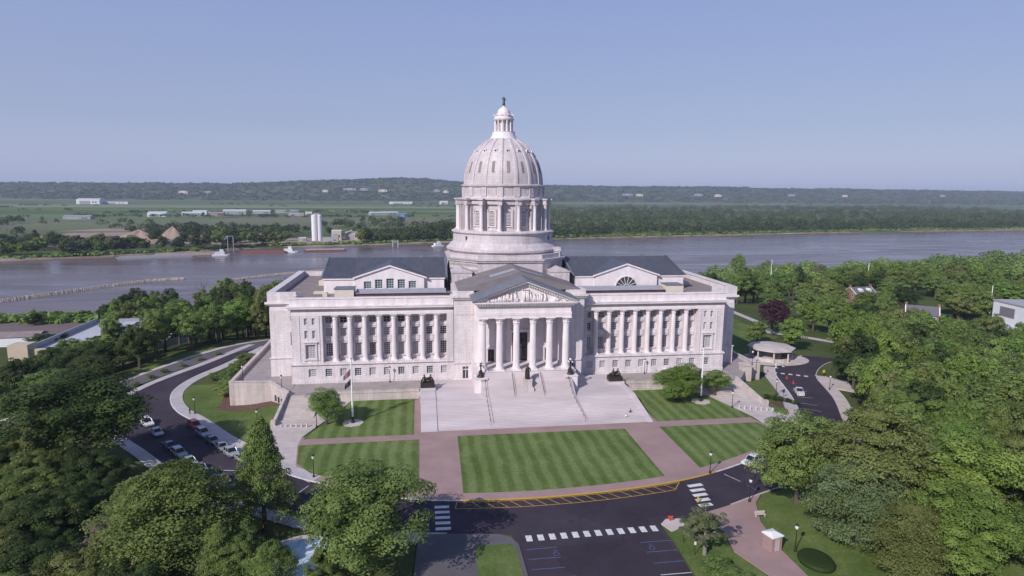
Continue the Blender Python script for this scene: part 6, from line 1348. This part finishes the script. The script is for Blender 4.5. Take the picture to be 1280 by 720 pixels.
for it in range(30000):
    if cnt[0]>=200: break
    if it<9000:
        if cnt[0]>=115: continue
        y=rr_.uniform(-98,45); x=rr_.uniform(40,215)
    else: y=rr_.uniform(30,235); x=rr_.uniform(80,330)
    if not wedge(x,y): continue
    if y>float(np.interp(x,NSX,NSY))-10: continue
    if x<66 and y>-58: continue
    if x<float(np.interp(y,[-98,-80,-66,-58],[46,44,48,60])): continue
    if near_poly(x,y,NR,6.5) or near_poly(x,y,FR,9): continue
    ix=np.interp(y,FAR[n_//2:,1],FAR[n_//2:,0]) if y<27 else 108
    if y<60 and x<float(np.interp(y,[-60,-41,-28,-16,-5,5,12,22,30],[60,76,83,90,94,97,103,123,116])): continue
    if 27<=y<62 and x<131 and not (y>40 and x<100 and False): continue
    if x<107 and 27<y<100: continue
    if x<123 and 60<=y<92 and x<126: continue
    if near_poly(x,y,PP,8): continue
    if math.hypot(x-206,y-93)<13 or math.hypot(x-219,y-152)<13 or (188<x<255 and 34<y<86): continue
    if corridor(x,y,(201,88),8,42) or corridor(x,y,(219,148),6,30) or corridor(x,y,(205,42),9,26): continue
    nearf=y<10
    Rr=rr_.uniform(5.5,8.2) if nearf else rr_.uniform(6,9.5)
    if not try_tree(x,y,Rr*(.80 if y<60 else 1)): continue
    placed.append((x,y,Rr)); H=rr_.uniform(14,19.5) if y<60 else rr_.uniform(13,18.5) if y<150 else rr_.uniform(14,21)
    lf=rr_.choices(['green','bright','dark','olive','grey','blue'],[.50,.30,.08,.10,.02,.0])[0]; kd=rr_.choices(['round','oval','sparse'],[.62,.33,.05])[0]
    d=math.hypot(x-CAMP[0],y-CAMP[1]); lod='near' if d<150 else 'mid'
    if y<40: lab,grp='leafy tree in the dense wood right of the drive','woodland trees right of the drive'
    elif y<200: lab,grp='leafy tree in the wood round the brick houses','woodland trees round the brick houses'
    else: lab,grp='leafy tree in the riverside wood on the right','riverside woodland trees on the right'
    tree(x,y,H,Rr,kd,lf,lod,lab,grp); cnt[0]+=1
for it in range(12000):
    if cnt[1]>=100: break
    if it<4000:
        if cnt[1]>=45: continue
        y=rr_.uniform(12,112); x=rr_.uniform(-150,-62)
    else: y=rr_.uniform(60,222); x=rr_.uniform(-190,-62)
    if not wedge(x,y) or y>float(np.interp(x,NSX,NSY))-8: continue
    if near_poly(x,y,RAs,7.5) or near_poly(x,y,RBs,11) or near_poly(x,y,NR,8) or near_poly(x,y,FR,8): continue
    xb=float(np.interp(y,[-22,-3,20,33,46,59,70,110],[-142,-125,-115,-109,-102,-92,-76,-56])); 
    if x>xb: continue
    if -175<x<-120 and 70<y<140: continue
    if x<-166 and y<160: continue
    if x<-148 and y<66: continue
    Rr=rr_.uniform(5.5,8.5)
    if not try_tree(x,y,Rr*.8): continue
    placed.append((x,y,Rr)); H=rr_.uniform(9,12.5) if y<66 and x<-122 else (rr_.uniform(14,19) if y<140 else rr_.uniform(17,23))
    tree(x,y,H,Rr,rr_.choices(['round','oval'],[.6,.4])[0],rr_.choices(['green','dark','bright','olive'],[.4,.35,.17,.08])[0],'mid','leafy tree in the wood left of the building','woodland trees left of the building'); cnt[1]+=1
cnt.append(0)
for it in range(5000):
    if cnt[2]>=24: break
    y=rr_.uniform(-99,-26); x=rr_.uniform(-122,-52)
    if not wedge(x,y) or near_poly(x,y,NR,7.5) or x>float(np.interp(y,[-99,-80,-66,-45,-26],[-60,-62,-66,-88,-108])): continue
    if any((px-x)**2+(py-y)**2<(4.6+.35*pr_)**2 for px,py,pr_ in placed+[(-59.5,-75,9),(-84,-66,6),(-72,-72,5),(-78,-80,6),(-88,-88,6)]): continue
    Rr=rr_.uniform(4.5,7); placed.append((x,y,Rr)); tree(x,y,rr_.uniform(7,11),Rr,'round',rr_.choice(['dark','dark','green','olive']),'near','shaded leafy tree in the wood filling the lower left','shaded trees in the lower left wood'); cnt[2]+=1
print('TREES',cnt,len(placed))
HAZE=7.2e-5
# ------------------------------------------------------------ camera, light, sky
def make_camera():
    ya,pi_,ro=R(8.327),R(8.803),R(.553)
    fw=Vector((math.sin(ya)*math.cos(pi_),math.cos(ya)*math.cos(pi_),-math.sin(pi_))); rt=Vector((math.cos(ya),-math.sin(ya),0)); up=rt.cross(fw)
    c,s_=math.cos(ro),math.sin(ro); r2=rt*c+up*s_; u2=up*c-rt*s_
    cam=bpy.data.cameras.new('camera'); o=bpy.data.objects.new('camera',cam); col.objects.link(o)
    o.matrix_world=Matrix(((r2.x,u2.x,-fw.x,-26.029),(r2.y,u2.y,-fw.y,-165.512),(r2.z,u2.z,-fw.z,52.632),(0,0,0,1)))
    cam.sensor_width=36; cam.lens=36*783.186/1280; cam.clip_start=1; cam.clip_end=60000; sc.camera=o
make_camera()
EL,AZ=R(34),R(180+43.5)
sd=bpy.data.lights.new('sun','SUN'); sd.energy=4.0; sd.angle=R(.5); sd.color=(1,.945,.90); so=bpy.data.objects.new('sun',sd); col.objects.link(so)
dirv=Vector((-math.sin(AZ)*math.cos(EL),-math.cos(AZ)*math.cos(EL),-math.sin(EL))); so.rotation_euler=dirv.to_track_quat('-Z','Y').to_euler(); so.location=(-60,-120,120)
w=bpy.data.worlds.new('World'); sc.world=w; w.use_nodes=True; t=w.node_tree; bg=t.nodes['Background']; sky=t.nodes.new('ShaderNodeTexSky'); sky.sky_type='NISHITA'; sky.sun_disc=False; sky.sun_elevation=EL; sky.sun_rotation=AZ; sky.air_density=1.0; sky.dust_density=1.6; sky.ozone_density=1.6; sky.altitude=150
tc=t.nodes.new('ShaderNodeTexCoord'); sp=t.nodes.new('ShaderNodeSeparateXYZ'); t.links.new(tc.outputs['Generated'],sp.inputs[0]); cr=t.nodes.new('ShaderNodeValToRGB'); e=cr.color_ramp.elements
e[1].position=1; e[1].color=(.07,.13,.32,1); e[0].color=(.43,.48,.71,1)
for p_,c_ in ((.10,(3.2,3.75,5.8)),(.27,(2.65,3.3,5.9)),(.55,(1.6,2.4,5.0))):
    el=e.new(p_); el.color=(*[v/10 for v in c_],1)
t.links.new(sp.outputs[2],cr.inputs[0]); vm=t.nodes.new('ShaderNodeVectorMath'); vm.operation='SCALE'; vm.inputs['Scale'].default_value=10; t.links.new(cr.outputs[0],vm.inputs[0])
mx=t.nodes.new('ShaderNodeMix'); mx.data_type='RGBA'; mx.clamp_result=False; mx.inputs[0].default_value=.78; t.links.new(sky.outputs[0],mx.inputs[6]); t.links.new(vm.outputs[0],mx.inputs[7]); t.links.new(mx.outputs[2],bg.inputs[0]); bg.inputs[1].default_value=.105
# air: one closed box of even haze round everything on the ground
b=MB(); b.box(-15500,21000,-800,10700,-31,200); hz_=b.build('haze',[]); kind(hz_,'stuff')
m=bpy.data.materials.new('haze'); m.use_nodes=True; t=m.node_tree; t.nodes.remove(t.nodes['Principled BSDF']); pv=t.nodes.new('ShaderNodeVolumePrincipled'); pv.inputs['Density'].default_value=HAZE; pv.inputs['Color'].default_value=(.68,.77,1,1); pv.inputs['Anisotropy'].default_value=0; t.links.new(pv.outputs[0],t.nodes['Material Output'].inputs['Volume']); hz_.data.materials.append(m)
vs_=sc.view_settings; sc.display_settings.display_device='sRGB'; vs_.view_transform='Standard'; vs_.look='None'; vs_.gamma=1; vs_.exposure=.10; vs_.use_curve_mapping=False
sc.render.engine='CYCLES'; cy=sc.cycles; cy.max_bounces=6; cy.diffuse_bounces=3; cy.glossy_bounces=2; cy.transmission_bounces=2; cy.volume_bounces=0; cy.transparent_max_bounces=4; cy.use_denoising=True; cy.caustics_reflective=False; cy.caustics_refractive=False
